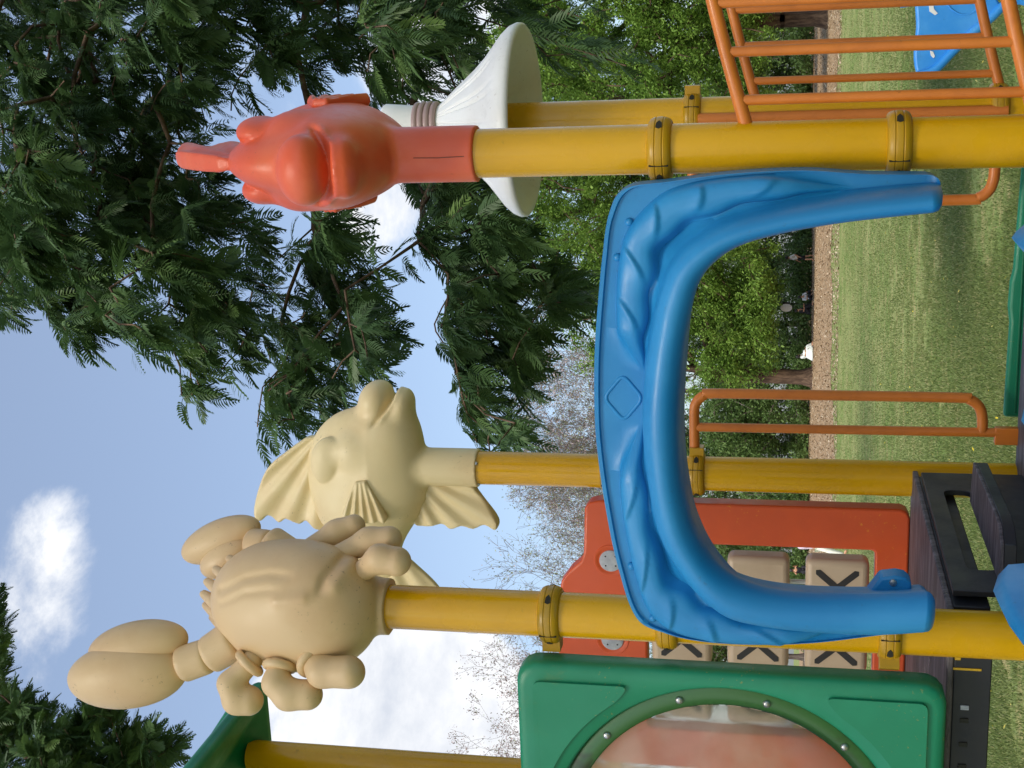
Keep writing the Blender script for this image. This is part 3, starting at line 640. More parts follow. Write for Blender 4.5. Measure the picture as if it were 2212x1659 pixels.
# ---- arched bridge guard rails
def guard(b, zt0, zb0, first, label):
    t = empty('orange_guard_rail', label, 'guard rail', L(S, b, 0), -AZ, 'orange guard rails of the arched bridge')
    arc = lambda x, z0: z0 + .30 * x - .085 * x * x
    X = np.linspace(.0, 1.76, 24)
    xs_ = first + np.arange(15) * .106
    part('top_rail', MB().tube([(x, 0, arc(x, zt0)) for x in X[:]], .0155, 16), M_org, t)
    part('bottom_rail', MB().tube([(x, 0, arc(x, zb0)) for x in X[:]], .0155, 16), M_org, t)
    for x in xs_:
        if x < 1.7: part('bar', MB().tube([(x, 0, arc(x, zb0)), (x, 0, arc(x, zt0))], .0118, 12), M_org, t)
    return t
guard(-.005, 1.700, 1.085, .105, 'orange arched guard rail joined to the post of the red fish')
g = guard(S, 1.715, 1.000, .100, 'orange arched guard rail joined to the post under the white topper')
part('end_bar', MB().tube([(-.005, -.062, 1.90), (-.005, -.062, 1.00)], .0165, 14), M_org, g)
t = empty('bridge_deck', 'black arched bridge walkway between two orange guard rails', 'bridge', L(S, S / 2, 0), -AZ)
for k in range(15):
    x = .09 + .115 * k; z = .84 + .30 * x - .085 * x * x; sl_ = math.degrees(math.atan(.30 - .17 * x))
    part('plank', MB().box((x, 0, z), (.108, S - .12, .035), rotm('Y', -sl_)), M_deck, t, bevel=.004)
# far tower posts that carry the other end of the bridge (right of the picture)
for b_ in (0, S): post(S + 1.82, b_, 2.7, [(1.9, 180)], 'yellow post at the far end of the %s bridge guard rail' % ('front' if b_ == 0 else 'rear'))

# ---- green climber at the rear opening
t = empty('green_climber', 'green plastic climbing wall hooked onto the rear edge of the lower deck', 'climber', L(S / 2, S + .085, 0), -AZ)
x0, x1 = .185 - S / 2, 1.02 - S / 2
m = MB().prism([(x0, .86), (x1, .86), (x1, .928), (x0 + .48, .938), (x0 + .44, .946), (x0 + .36, .948), (x0 + .31, .941), (x0, .945)], 0, .032)
part('top_lip', m, M_green, t, bevel=.012, seg=3)
part('lip_groove', MB().box(((x0 + x1) / 2, -.0015, .912), (x1 - x0 - .03, .006, .006)), M_green_dk, t, bevel=.0015)
part('climbing_face', MB().box(((x0 + x1) / 2, .42, .44), (x1 - x0, .05, 1.16), rotm('X', 38)), M_green, t, bevel=.015)
for k, (x, q) in enumerate(((.205, .10), (-.1, .30), (.15, .52), (-.22, .62), (.05, .8), (-.28, .12))):
    c = np.array([x, .42, .44]) + rotm('X', 38) @ np.array([0, .02, .5 - q])
    part('hand_hold', MB().lathe([(.040, 0), (.037, .03), (.03, .066), (.026, .075), (.01, .079)], 20, c, rotm('X', -35)), M_green, t)

# ---- blue rocker panel of another play set, beyond the bridge
c0 = at(2060, 60, 7.0)
t = empty('blue_rocker', 'bright blue plastic play panel with white scuffs beyond the bridge', 'play panel', (c0[0], 7.0, 0), -.25)
PX = lambda l: [((at(x, y, 7.0)[0] - c0[0]), at(x, y, 7.0)[2]) for x, y in l]
outl = PX([(1990, 168), (1978, 140), (1976, 100), (1980, 60), (1977, 20), (1970, -40), (1985, -120), (2090, -160), (2190, -120), (2180, -60), (2150, -10), (2160, 18), (2135, 40), (2090, 78), (2050, 118), (2010, 158)])
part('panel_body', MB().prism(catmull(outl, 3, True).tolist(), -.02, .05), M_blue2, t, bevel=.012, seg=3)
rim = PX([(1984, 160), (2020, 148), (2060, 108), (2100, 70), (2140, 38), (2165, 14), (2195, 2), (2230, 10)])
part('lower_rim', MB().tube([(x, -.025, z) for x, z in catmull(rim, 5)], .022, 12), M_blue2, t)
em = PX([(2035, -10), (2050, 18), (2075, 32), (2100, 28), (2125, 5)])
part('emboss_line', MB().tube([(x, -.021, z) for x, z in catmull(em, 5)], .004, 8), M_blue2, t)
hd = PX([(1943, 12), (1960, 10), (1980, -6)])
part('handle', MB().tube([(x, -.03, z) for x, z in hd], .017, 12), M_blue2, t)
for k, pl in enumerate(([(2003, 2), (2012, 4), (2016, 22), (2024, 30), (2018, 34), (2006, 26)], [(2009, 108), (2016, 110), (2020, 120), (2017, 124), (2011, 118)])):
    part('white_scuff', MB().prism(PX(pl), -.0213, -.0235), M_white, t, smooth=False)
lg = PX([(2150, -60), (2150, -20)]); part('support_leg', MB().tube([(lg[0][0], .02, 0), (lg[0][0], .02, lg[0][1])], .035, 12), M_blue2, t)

# ---- roof of the neighbouring tower
t = empty('green_roof', 'dark green plastic hipped roof on tall yellow posts', 'roof', L(-1.5 * S, S / 2, 0), -AZ)
ex, ez = .84, 3.55; ey = .69; ap = 4.10
def shell(sc, dz): return [(-ex * sc, -ey * sc, ez + dz), (ex * sc, -ey * sc, ez + dz), (ex * sc, ey * sc, ez + dz), (-ex * sc, ey * sc, ez + dz)]
m = MB(); V = shell(1, 0) + shell(1.0, .055) + [(0, 0, ap)] + shell(.93, 0) + [(0, 0, ap - .10)]
f = [(i, (i + 1) % 4, 4 + (i + 1) % 4, 4 + i) for i in range(4)] + [(4 + i, 4 + (i + 1) % 4, 8) for i in range(4)] + [(i, 9 + i, 9 + (i + 1) % 4, (i + 1) % 4) for i in range(4)] + [(9 + i, 13, 9 + (i + 1) % 4) for i in range(4)]
part('roof_shell', m.add(V, f), M_green_dk, t, bevel=.02, seg=3)
for sx in (1, -1):
    for sy in (1, -1): part('hip_roll', MB().tube([(sx * ex * .97, sy * ey * .97, ez + .06), (sx * .02, sy * .02, ap + .01)], .035, 12), M_green_dk, t)
part('finial', MB().lathe([(.06, ap - .02), (.07, ap + .04), (.03, ap + .1), (.045, ap + .15), (.001, ap + .2)], 20), M_green_dk, t)

# ================================================================== moulded figures on the posts
# ---- fish (x = forwards, y = to its side, z = up from the socket)
def fish_body(X, Y, Z):
    Ya = np.abs(Y); Yt = Y * (1 + 2.6 * np.clip(Z - .35, 0, .25) * np.clip((X + .25) / .25, 0, 1))   # the head narrows upwards
    d = ell(X, Yt, Z, (-.030, 0, .385), (.240, .127, .222), rotm('Y', -4))
    d = smin(d, cap_(X, Y * 1.45, Z, (-.16, 0, .405), (-.36, 0, .345), .150, .058), .09)         # root of the tail
    d = smin(d, ell(X, Y, Z, (.120, 0, .298), (.118, .090, .100), rotm('Y', 22)), .07)          # muzzle
    d = smin(d, ell(X, Y, Z, (.236, 0, .336), (.072, .080, .060), rotm('Y', 30)), .028)         # upper lip
    d = smin(d, ell(X, Y, Z, (.214, 0, .246), (.066, .068, .042), rotm('Y', 14)), .026)         # lower lip
    d = smin(d, ell(X, Ya, Z, (.035, .069, .508), (.086, .036, .058), rotm('Y', 14)), .004)     # brow pads
    d = smin(d, ell(X, Ya, Z, (.070, .072, .412), (.058, .044, .056)), .040)                    # cheeks
    gy = .268 + 2.6 * Ya ** 2 + np.maximum(.25 - X, 0) * .50                                     # mouth line, rising to the corners
    m_ = np.clip((X - .150) / .025, 0, 1) * np.clip((.098 - Ya) / .015, 0, 1)
    d = d + .011 * np.exp(-((Z - gy) / .0095) ** 2) * m_ - .006 * np.exp(-((Z - gy + .019) / .009) ** 2) * m_
    bl_ = (X - .06) / .09; d = d + .004 * np.exp(-((Z - (.568 - .02 * bl_ ** 2)) / .006) ** 2) * np.clip(1 - np.abs(bl_), 0, 1) * (Ya > .03)
    d = smin(d, np.maximum(np.sqrt(X * X + Y * Y) - .066, np.abs(Z - .10) - .115) , .018)
    return d
def fin_fn(poly, piv, nrip, th, y0=0., amp=.35, round_=.008):
    def fn(X, Y, Z):
        a = np.arctan2(Z - piv[1], X - piv[0]); d2 = poly2(X, Z, poly)
        r = np.sqrt((X - piv[0]) ** 2 + (Z - piv[1]) ** 2)
        w = th * (1 + amp * np.cos(a * nrip) * np.clip((r - .04) / .15, 0, 1))
        q = np.abs(Y - y0) - w; u = np.maximum(d2 + round_, 0); v = np.maximum(q + round_, 0)
        return np.minimum(np.maximum(d2, q) + round_, 0) + np.sqrt(u * u + v * v) - round_
    return fn
dors = catmull([(.105, .560), (.038, .688), (-.023, .757), (-.112, .803), (-.190, .819), (-.219, .800), (-.196, .768), (-.222, .730), (-.204, .698), (-.227, .655), (-.212, .625), (-.246, .574), (-.200, .480), (-.05, .50)], 3, True)
vent = catmull([(-.03, .20), (-.060, .02), (-.080, -.004), (-.129, -.041), (-.192, -.074), (-.222, -.062), (-.204, -.027), (-.221, .015), (-.208, .056), (-.226, .098), (-.206, .130), (-.215, .215), (-.12, .26)], 3, True)
tail = catmull([(-.28, .36), (-.31, .30), (-.38, .215), (-.450, .150), (-.475, .165), (-.455, .21), (-.470, .26), (-.452, .30), (-.468, .345), (-.448, .385), (-.465, .43), (-.452, .475), (-.475, .53), (-.455, .555), (-.40, .505), (-.33, .42)], 3, True)
pect = [(-.020, .392), (-.012, .352), (-.150, .285), (-.168, .300), (-.163, .325), (-.172, .35), (-.166, .38), (-.172, .41), (-.160, .445), (-.140, .450)]
FM = {'body': snets(fish_body, (-.42, -.17, -.03), (.34, .17, .63), .0058),
      'dorsal_fin': snets(fin_fn(dors, (.16, .50), 26, .017), (-.26, -.04, .45), (.13, .04, .85), .005),
      'ventral_fin': snets(fin_fn(vent, (.0, .26), 21, .020), (-.26, -.045, -.1), (.0, .045, .29), .005),
      'tail_fin': snets(fin_fn(tail, (-.20, .37), 22, .017), (-.51, -.04, .11), (-.25, .04, .6), .005),
      'pectoral_fin': snets(fin_fn(pect, (.06, .37), 40, .012, amp=.5), (-.22, -.04, .25), (.02, .04, .49), .004)}
for me in FM.values(): me.shade_smooth()
M_seam = Mat('grimy_seam').bsdf((.24, .06, .03), .7)
def fish(name, label, loc, rz, mat):
    t = empty(name, label, 'fish figure', loc, rz, 'moulded fish figures on posts')
    def p(k, loc_=(0, 0, 0), rot=(0, 0, 0), sy=1):
        o = bpy.data.objects.new(k, FM[k]); col.objects.link(o); o.parent = t; o.location = loc_; o.rotation_euler = rot; o.scale = (1, sy, 1)
        if not FM[k].materials: FM[k].materials.append(None)
        o.material_slots[0].link = 'OBJECT'; o.material_slots[0].material = mat
    for k in ('body', 'dorsal_fin', 'ventral_fin', 'tail_fin'): p(k)
    part('parting_line', MB().tube([(.0668, .002, .004), (.0670, .0, .07), (.0668, .001, .125)], .0010, 6), M_seam, t) if mat is M_red else None
    for s_ in (1, -1): p('pectoral_fin', (0, s_ * .127, 0), (0, 0, s_ * .05), s_)
    return t
fish('fish_figure', 'cream plastic fish with a rippled fin on its back, seen from the side', L(0, S, 2.671), -AZ, M_cream)
fish('fish_figure', 'coral red plastic fish on a post, turned to face forward', L(S, 0, 2.352), -AZ - math.radians(92), M_red)

# ---- crab
def P_(a, z, b=-.05): return (a, b, z)
t = empty('crab_figure', 'peach coloured plastic crab with one large raised claw', 'crab figure', L(0, 0, 2.650), -AZ)
def segd(X, Z, pl):
    d = np.full(X.shape, 1e9)
    for a, b in zip(pl[:-1], pl[1:]):
        ex_, ez_ = b[0] - a[0], b[1] - a[1]; u = np.clip(((X - a[0]) * ex_ + (Z - a[1]) * ez_) / (ex_ * ex_ + ez_ * ez_), 0, 1); d = np.minimum(d, np.hypot(X - a[0] - u * ex_, Z - a[1] - u * ez_))
    return d
def crab_body(X, Y, Z):
    d = ell(X, Y, Z, (0, -.02, .246), (.176, .150, .216), rotm('Y', 5))
    d = smin(d, ell(X, Y, Z, (.02, -.06, .14), (.145, .115, .145)), .08)
    fr_ = np.clip(-Y / .05, 0, 1)
    d = d + .0060 * fr_ * np.exp(-(segd(X, Z, [(.070, .400), (.112, .325), (.130, .255), (.134, .190)]) / .009) ** 2) * np.clip((Z - .17) / .05, 0, 1)
    d = d + .0045 * fr_ * np.exp(-(segd(X, Z, [(.040, .395), (.082, .320), (.098, .250), (.100, .215)]) / .008) ** 2) * np.clip((Z - .20) / .06, 0, 1)
    d = d - .0065 * fr_ * np.exp(-(segd(X, Z, [(.080, .222), (.090, .150)]) / .016) ** 2)
    d = d + .0100 * fr_ * np.exp(-(segd(X, Z, [(.098, .110), (.128, .104), (.165, .070)]) / .011) ** 2) * np.clip((X - .085) / .03, 0, 1)
    d = d - .0080 * fr_ * np.exp(-(segd(X, Z, [(.115, .072), (.150, .045)]) / .018) ** 2)
    d = smin(d, np.maximum(np.sqrt((X - .0) ** 2 + Y * Y) - .074 - .012 * np.clip((Z) / .06, 0, 1), np.abs(Z - .02) - .042), .010)
    return d
part('shell', snets(crab_body, (-.22, -.21, -.05), (.23, .17, .51), .0058), M_peach, t, ang=180)
for k, (x, z, l_) in enumerate(((-.062, .448, .044), (-.028, .462, .048), (.004, .464, .050), (.040, .450, .050), (.076, .424, .046), (.108, .385, .040))):
    part('crest_spike', snets(lambda X, Y, Z: smax(cap_(X, Y, Z, (x - .006, -.075, z - .055), (x + .012, -.015, z + l_ * .55), .030, .013), cap_(X, Y, Z, (x + .008, -.075, z - .065), (x + .020, -.015, z + l_ * .5), .034, .020), .008), (x - .07, -.13, z - .12), (x + .07, .05, z + .07), .0045), M_peach, t, ang=180)
def limb(pts, rads, k=.02, h=.005, pad=.02, collar=True):
    P = [np.array(p, float) for p in pts]; lo = np.min([p - r for p, r in zip(P, rads)], 0) - pad; hi = np.max([p + r for p, r in zip(P, rads)], 0) + pad
    def fn(X, Y, Z):
        d = None
        for i in range(len(P) - 1):
            q = cap_(X, Y, Z, P[i], P[i + 1], rads[i], rads[i + 1]); d = q if d is None else smin(d, q, k)
        return d
    o = part('leg', snets(fn, lo, hi, h), M_peach, t, ang=180)
    if collar:
        ax = P[1] - P[0]; ax /= np.linalg.norm(ax); u = np.cross(ax, (0, 1, .2)); u /= np.linalg.norm(u); w = np.cross(ax, u); R_ = rads[0] + .005; c = P[0] + ax * .010
        part('leg_collar', MB().tube([c + R_ * (u * math.cos(q) + w * math.sin(q)) for q in np.linspace(0, 2 * math.pi, 29)[:-1]],   .0125, 10, closed=True), M_peach, o, ang=180)
    return o
limb([P_(-.108, .318, -.135), P_(-.160, .368, -.170), P_(-.202, .352, -.175), P_(-.204, .322, -.170)], [.028, .032, .036, .039], k=.015)
limb([P_(-.104, .236, -.145), P_(-.145, .238, -.180), P_(-.172, .205, -.185), P_(-.172, .155, -.180)], [.028, .034, .039, .039], k=.015)
limb([P_(-.092, .152, -.140), P_(-.108, .112, -.175), P_(-.102, .040, -.180)], [.031, .039, .042], k=.015)
limb([P_(.140, .200, .05), P_(.172, .135, .07), P_(.190, .090, .08)], [.026, .033, .031], k=.02, collar=False)
limb([P_(.140, .110, .0), P_(.172, .030, .02), P_(.180, -.025, .02)], [.026, .034, .034], k=.02, collar=False)
limb([P_(.110, .040, -.05), P_(.158, -.022, -.06), P_(.152, -.066, -.06)], [.026, .034, .038], k=.02, collar=False)
# arms in two stubby segments
def arm_seg(a, b, r0, r1):
    a = np.array(a); b = np.array(b)
    def fn(X, Y, Z): return smax(cap_(X, Y, Z, a - (b - a) * .5, b + (b - a) * .5, r0, r1), np.maximum((lambda s_: np.maximum(-s_, s_ - 1) * np.linalg.norm(b - a))(((X - a[0]) * (b - a)[0] + (Y - a[1]) * (b - a)[1] + (Z - a[2]) * (b - a)[2]) / ((b - a) @ (b - a))), -1), .018)
    lo = np.minimum(a, b) - .10; hi = np.maximum(a, b) + .10
    return part('arm_segment', snets(fn, lo, hi, .005), M_peach, t, ang=180)
arm_seg((-.080, -.07, .385), (-.128, -.09, .465), .060, .048)
arm_seg((-.122, -.09, .455), (-.152, -.10, .540), .046, .050)
arm_seg((.118, .03, .255), (.150, .05, .325), .045, .048)
arm_seg((.138, .05, .315), (.132, .07, .385), .040, .044)
# large claw: two lobes
def claw(name, c1, r1, a1, c2, r2, a2):
    o = part(name, snets(lambda X, Y, Z: ell(X, Y, Z, c1, r1, rotm('Y', a1)), np.array(c1) - .22, np.array(c1) + .22, .0058), M_peach, t, ang=180)
    part('pincer', snets(lambda X, Y, Z: ell(X, Y, Z, c2, r2, rotm('Y', a2)), np.array(c2) - .18, np.array(c2) + .18, .0055), M_peach, o, ang=180)
claw('large_claw', (-.190, -.10, .697), (.092, .076, .176), -10, (-.118, -.070, .672), (.068, .066, .150), -14)
claw('small_claw', (.128, .10, .482), (.056, .05, .128), -24, (.088, .075, .455), (.050, .05, .090), -30)

# ---- white bell shaped topper
t = empty('bell_topper', 'white fluted bell shaped plastic topper with mauve rings', 'topper', L(S, S, 2.45), -AZ)
prof = [(.0005, .472), (.040, .471), (.060, .467), (.066, .458), (.063, .42), (.058, .365), (.054, .30), (.056, .283), (.070, .266), (.090, .243), (.115, .215), (.140, .185), (.170, .150), (.205, .115), (.245, .082), (.275, .058), (.296, .034), (.304, .014), (.303, .002), (.296, -.004), (.286, -.002), (.279, .010), (.262, .030), (.22, .062), (.16, .10), (.10, .13), (.057, .14)]
n = 336; V = []
for r, z in prof:
    for k in range(n):
        a = 2 * math.pi * k / n; fl_ = 0
        if .06 < z < .29 and r > .055: 
            q = (a * 14 / (2 * math.pi)) % 1; rib = math.exp(-((q - .36) / .06) ** 2) + math.exp(-((q - .64) / .06) ** 2); fl_ = -.011 * rib * (r / .2) ** .5 * min(1, (z - .06) / .03) * min(1, (.29 - z) / .04)
        V.append(((r + fl_) * math.cos(a), (r + fl_) * math.sin(a), z))
f = [(i * n + k, (i + 1) * n + k, (i + 1) * n + (k + 1) % n, i * n + (k + 1) % n) for i in range(len(prof) - 1) for k in range(n)]
part('bell', MB().add(V, f), M_white, t, ang=180)
for z, r in ((.352, .068), (.333, .070), (.313, .070), (.293, .069)):
    part('ring', MB().lathe([(.05, z - .0095), (r - .004, z - .0095), (r, z - .005), (r + .001, z), (r, z + .005), (r - .004, z + .0095), (.05, z + .0095)], 48, cap=False), M_mauve, t, ang=60)

# ================================================================== trees
def cross_basis(D):
    up = np.where(np.abs(D[:, 2:3]) > .9, np.array([[1., 0, 0]]), np.array([[0, 0, 1.]])); U = np.cross(D, up); U /= np.linalg.norm(U, axis=1)[:, None] + 1e-9
    return U, np.cross(U, D)
def segs_mesh(A, B, ra, rb, n=6):
    """many tapered sticks at once"""
    D = B - A; l = np.linalg.norm(D, axis=1)[:, None] + 1e-9; D = D / l; U, W = cross_basis(D); k = 2 * np.pi * np.arange(n) / n
    ring = U[:, None] * np.cos(k)[None, :, None] + W[:, None] * np.sin(k)[None, :, None]
    V = np.concatenate([A[:, None] - D[:, None] * ra[:, None, None] * .3 + ring * ra[:, None, None], B[:, None] + D[:, None] * rb[:, None, None] * .3 + ring * rb[:, None, None]], 1)
    i0 = (np.arange(len(A)) * 2 * n)[:, None]; j = np.arange(n); q = np.stack([j, (j + 1) % n, n + (j + 1) % n, n + j], 1)
    return V.reshape(-1, 3), (i0[:, :, None] + q[None]).reshape(-1, 4)
def grow(trunk, targets, r, sag=.0, jit=.06, w=.35):
    """joins every target to the nearest wood already grown; returns nodes, parents"""
    nodes = [np.array(p, float) for p in trunk]; par = list(range(-1, len(trunk) - 1)); root = nodes[-1]
    plen = list(np.cumsum([0] + [np.linalg.norm(nodes[i] - nodes[i - 1]) for i in range(1, len(nodes))]))
    order = sorted(range(len(targets)), key=lambda i: np.linalg.norm(targets[i] - root))
    for i in order:
        p = targets[i]; NA = np.array(nodes); d = np.linalg.norm(NA - p, axis=1) + w * np.array(plen); d[:max(1, len(trunk) // 3)] += 1e3
        j = int(np.argmin(d)); L_ = np.linalg.norm(NA[j] - p); m = max(2, int(L_ / .55)); m = min(m, 6); k0 = j
        for s_ in range(1, m + 1):
            u = s_ / m; q = NA[j] + (p - NA[j]) * u; 
            if s_ < m: q = q + r.normal(0, jit * L_ / m, 3) + np.array([0, 0, sag * L_ * u * (1 - u)])
            nodes.append(q); par.append(k0); plen.append(plen[k0] + L_ / m); k0 = len(nodes) - 1
    return np.array(nodes), np.array(par)
def wood(nodes, par, r_tip, expo=2.3, rmax=9., trunk_r=None):
    n = len(nodes); c = np.zeros(n); kids = np.zeros(n, int)
    for i in range(n - 1, 0, -1): kids[par[i]] += 1
    for i in range(n - 1, -1, -1):
        if kids[i] == 0: c[i] = r_tip ** expo
        if par[i] >= 0: c[par[i]] += c[i]
    rad = np.minimum(c ** (1 / expo), rmax)
    m = par >= 0; return segs_mesh(nodes[par[m]], nodes[m], np.minimum(rad[par[m]], rad[m] * 1.5), rad[m], 7), rad
def frond_variants(nv, r, npin=13, length=.30):
    out_ = []
    for v in range(nv):
        V = []; T = []
        l = length * (.8 + .4 * r.random()); dr = .25 + .5 * r.random(); sw = r.normal(0, .12)
        rp = lambda u: np.array([l * u, sw * l * u * u, -dr * l * u * u])
        for i in range(7):
            p = rp(i / 6); w = .0035 * (1 - .6 * i / 6); V += [p + (0, w, 0), p - (0, w, 0)]
            if i: k = 2 * i; T += [(k - 2, k - 1, k + 1), (k - 2, k + 1, k)]
        for i in range(npin):
            u = .12 + .88 * (i + .5) / npin; p = rp(u); pl = .105 * (length / .30) * math.sin(math.pi * (.16 + .80 * u)) ** .8 * (.85 + .3 * r.random())
            for s_ in (1, -1):
                a = math.radians(58 - 22 * u + r.normal(0, 5)); dx, dy = math.cos(a), math.sin(a) * s_; q = -.25 - .3 * r.random(); w = .0095 * length / .30
                k = len(V); t_ = np.array([dx, dy, 0]); nrm_ = np.array([-dy, dx, 0])
                m_ = p + t_ * pl * .55 + np.array([0, 0, q * pl * .3]); e = p + t_ * pl * .95 + np.array([.18 * pl, 0, q * pl])
                V += [p + nrm_ * w * .5, p - nrm_ * w * .5, m_ + nrm_ * w, m_ - nrm_ * w, e]; T += [(k, k + 1, k + 3), (k, k + 3, k + 2), (k + 2, k + 3, k + 4)]
        out_.append((np.array(V), np.array(T)))
    return out_
def place(variants, pos, fwd, r, scale, tint, name, mat, roll=.5):
    """copies of the leaf shapes, gathered into one crown mesh"""
    Vs, Ts, Cs, k = [], [], [], 0; which = r.integers(0, len(variants), len(pos))
    fwd = fwd / (np.linalg.norm(fwd, axis=1)[:, None] + 1e-9); U, W = cross_basis(fwd)       # U sideways, W upish
    ro = r.normal(0, roll, len(pos)); Y = -(U * np.cos(ro)[:, None] + W * np.sin(ro)[:, None]); Z = np.cross(fwd, Y)
    for v, (V, T) in enumerate(variants):
        s_ = np.where(which == v)[0]
        if not len(s_): continue
        B = np.stack([fwd[s_], Y[s_], Z[s_]], 1) * scale[s_][:, None, None]
        Q = np.einsum('vk,nkd->nvd', V, B) + pos[s_][:, None]
        Vs.append(Q.reshape(-1, 3)); Ts.append((T[None] + (np.arange(len(s_)) * len(V))[:, None, None]).reshape(-1, 3) + k); k += len(s_) * len(V)
        Cs.append(np.repeat(tint[s_], len(T)))
    return big_mesh(name, np.concatenate(Vs), tris=np.concatenate(Ts), tint=np.clip(np.concatenate(Cs), 0, 1), mat=mat)
def inside(P, x, y):
    P = np.array(P, float); c = np.zeros(len(x), bool)
    for i in range(len(P)):
        a, b = P[i], P[i - 1]; s_ = ((a[1] > y) != (b[1] > y)) & (x < (b[0] - a[0]) * (y - a[1]) / (b[1] - a[1] + 1e-12) + a[0]); c ^= s_
    return c
def unpix(x, y, d): 
    q = fw[None] + RI[None] * ((829.5 - y) / FPX)[:, None] + DI[None] * ((x - 1106) / FPX)[:, None]
    return q * (d / q[:, 1])[:, None] + np.array([0, 0, CH])

# ---- the feathery tree overhanging from the side: boughs reach to where the photograph shows its sprays
def feathery_tree(name, label, polys, dmid, dspan, trunk, ncl, per, seed, fl=.30, tip=.006, nscale=1., mat=M_frond, fwdbias=(-.35, -.1, -.25), spread=.42, holes=()):
    r = np.random.default_rng(seed); X, Y = [], []
    area = []
    for pl, wgt in polys:
        P = np.array(pl, float); area.append(wgt * abs(sum(P[i, 0] * P[i - 1, 1] - P[i - 1, 0] * P[i, 1] for i in range(len(P)))) / 2)
    tot = sum(area)
    for (pl, wgt), ar in zip(polys, area):
        P = np.array(pl, float); want = int(ncl * ar / tot) + 1; got = 0
        while got < want:
            x = r.uniform(P[:, 0].min(), P[:, 0].max(), 4 * want); y = r.uniform(P[:, 1].min(), P[:, 1].max(), 4 * want); k = inside(P, x, y)
            for hx_, hy_, hr_ in holes: k &= (x - hx_) ** 2 + (y - hy_) ** 2 > hr_ ** 2
            x, y = x[k][:want - got], y[k][:want - got]; X += list(x); Y += list(y); got += len(x)
    X, Y = np.array(X), np.array(Y)
    d = dmid + dspan * (np.sin(X * .011 + 1.3) * np.cos(Y * .009) * .6 + r.uniform(-.7, .7, len(X)))
    T = unpix(X, Y, d)
    # thin targets so that boughs do not crowd
    nodes, par = grow(trunk, T, r, sag=.06, jit=.10, w=.30)
    (WV, WQ), rad = wood(nodes, par, tip, 2.25, .30)
    t = empty(name, label, 'tree', (float(trunk[0][0]), float(trunk[0][1]), 0)); off = np.array([trunk[0][0], trunk[0][1], 0])
    part('trunk', big_mesh('trunk', WV - off, quads=WQ, mat=M_bark), None, t, ang=180)
    # sprays sit along the thin wood
    thin = np.where((rad < tip * 3.2) & (par >= 0))[0]; src = r.choice(thin, int(ncl * per)); u = r.random(len(src))[:, None]
    pos = nodes[par[src]] * (1 - u) + nodes[src] * u; dirn = nodes[src] - nodes[par[src]]; dirn /= np.linalg.norm(dirn, axis=1)[:, None] + 1e-9
    az = r.random(len(src)) * 6.283; rad_ = np.stack([np.cos(az), np.sin(az), r.normal(-.12, .32, len(src))], 1)
    fwd = dirn * spread + rad_ * .85 + np.array(fwdbias); pos = pos + r.normal(0, .03, pos.shape)
    sun = np.clip((pos[:, 2] - pos[:, 2].mean()) / 9, -.2, .3); tint = .33 + r.normal(0, .17, len(src)) + .0 * sun; tint += .22 * np.sin(pos[:, 0] * 1.9 + pos[:, 1]) * np.sin(pos[:, 2] * 1.6)
    me = place(frond_variants(8, r, 13, fl), pos, fwd, r, nscale * r.uniform(.75, 1.2, len(src)), tint, 'crown', mat)
    o = part('crown', me, None, t, smooth=False); o.data.transform(Matrix.Translation(Vector(-off)))
    return t
near_polys = [
    ([(-40, -60), (-40, 640), (20, 665), (75, 690), (140, 745), (215, 725), (290, 745), (330, 800), (345, 850), (420, 880), (445, 820), (520, 850), (560, 960), (650, 940), (700, 890), (780, 855), (830, 815), (860, 760), (880, 690), (800, 640), (760, 560), (720, 470), (640, 470), (470, 450), (480, 250), (880, 240), (1020, 150), (1080, 60), (1100, -60)], 1.0),
    ([(850, 380), (880, 470), (900, 540), (930, 560), (950, 640), (930, 700), (960, 780), (990, 840), (1000, 900), (1040, 975), (1110, 960), (1150, 975), (1175, 900), (1180, 830), (1150, 740), (1190, 690), (1270, 650), (1275, 620), (1180, 560), (1110, 480), (1060, 420), (960, 380)], 1.25),
    ([(870, 440), (900, 330), (960, 250), (1060, 200), (1060, 430), (960, 470)], .9),
    ([(-30, 640), (25, 660), (50, 690), (10, 730), (-40, 740)], .8),
    ([(-350, -500), (-350, 350), (-40, 500), (0, -60), (1050, -60), (1100, -500)], .35),
    ([(-40, -60), (-40, 600), (250, 620), (420, 420), (420, 100), (700, -60)], .55),
    ([(1080, -40), (1100, 60), (1210, 190), (1370, 200), (1420, 60), (1400, -60)], .10),
    ([(940, 760), (930, 820), (960, 870), (1010, 860), (990, 790)], .8),
]
feathery_tree('feathery_tree', 'tall tree with dark feathery leaves hanging over the fish figures', near_polys, 11.2, 1.7,
              [(8.6, 15.5, -.1), (8.5, 15.4, 1.6), (8.1, 15.2, 3.4), (7.4, 14.7, 5.2), (6.6, 13.9, 6.8), (5.8, 13.0, 8.0), (5.2, 12.4, 9.0)], 900, 9, 24, fl=.28, tip=.0065,
              holes=((835, 480, 42), (800, 500, 30), (860, 690, 35), (690, 560, 22), (720, 640, 16), (900, 480, 18)))
left_polys = [([(-40, 1275), (5, 1290), (5, 1400), (12, 1480), (70, 1500), (150, 1530), (230, 1545), (280, 1555), (270, 1595), (370, 1580), (400, 1590), (370, 1625), (320, 1655), (340, 1700), (200, 1760), (-40, 1760)], 1.0),
              ([(220, 1610), (300, 1590), (340, 1640), (300, 1700), (200, 1700)], .6)]
feathery_tree('feathery_tree', 'dark feathery tree whose crown rises behind the crab and the green roof', left_polys, 21.0, 2.2,
              [(-11.0, 23.0, -.1), (-10.9, 23, 3), (-10.6, 22.8, 6), (-10.0, 22.5, 8.6), (-9.2, 22.2, 10.2), (-8.5, 21.8, 11.6)], 150, 15, 33, fl=.40, tip=.010, fwdbias=(.25, 0, .0), spread=.7)

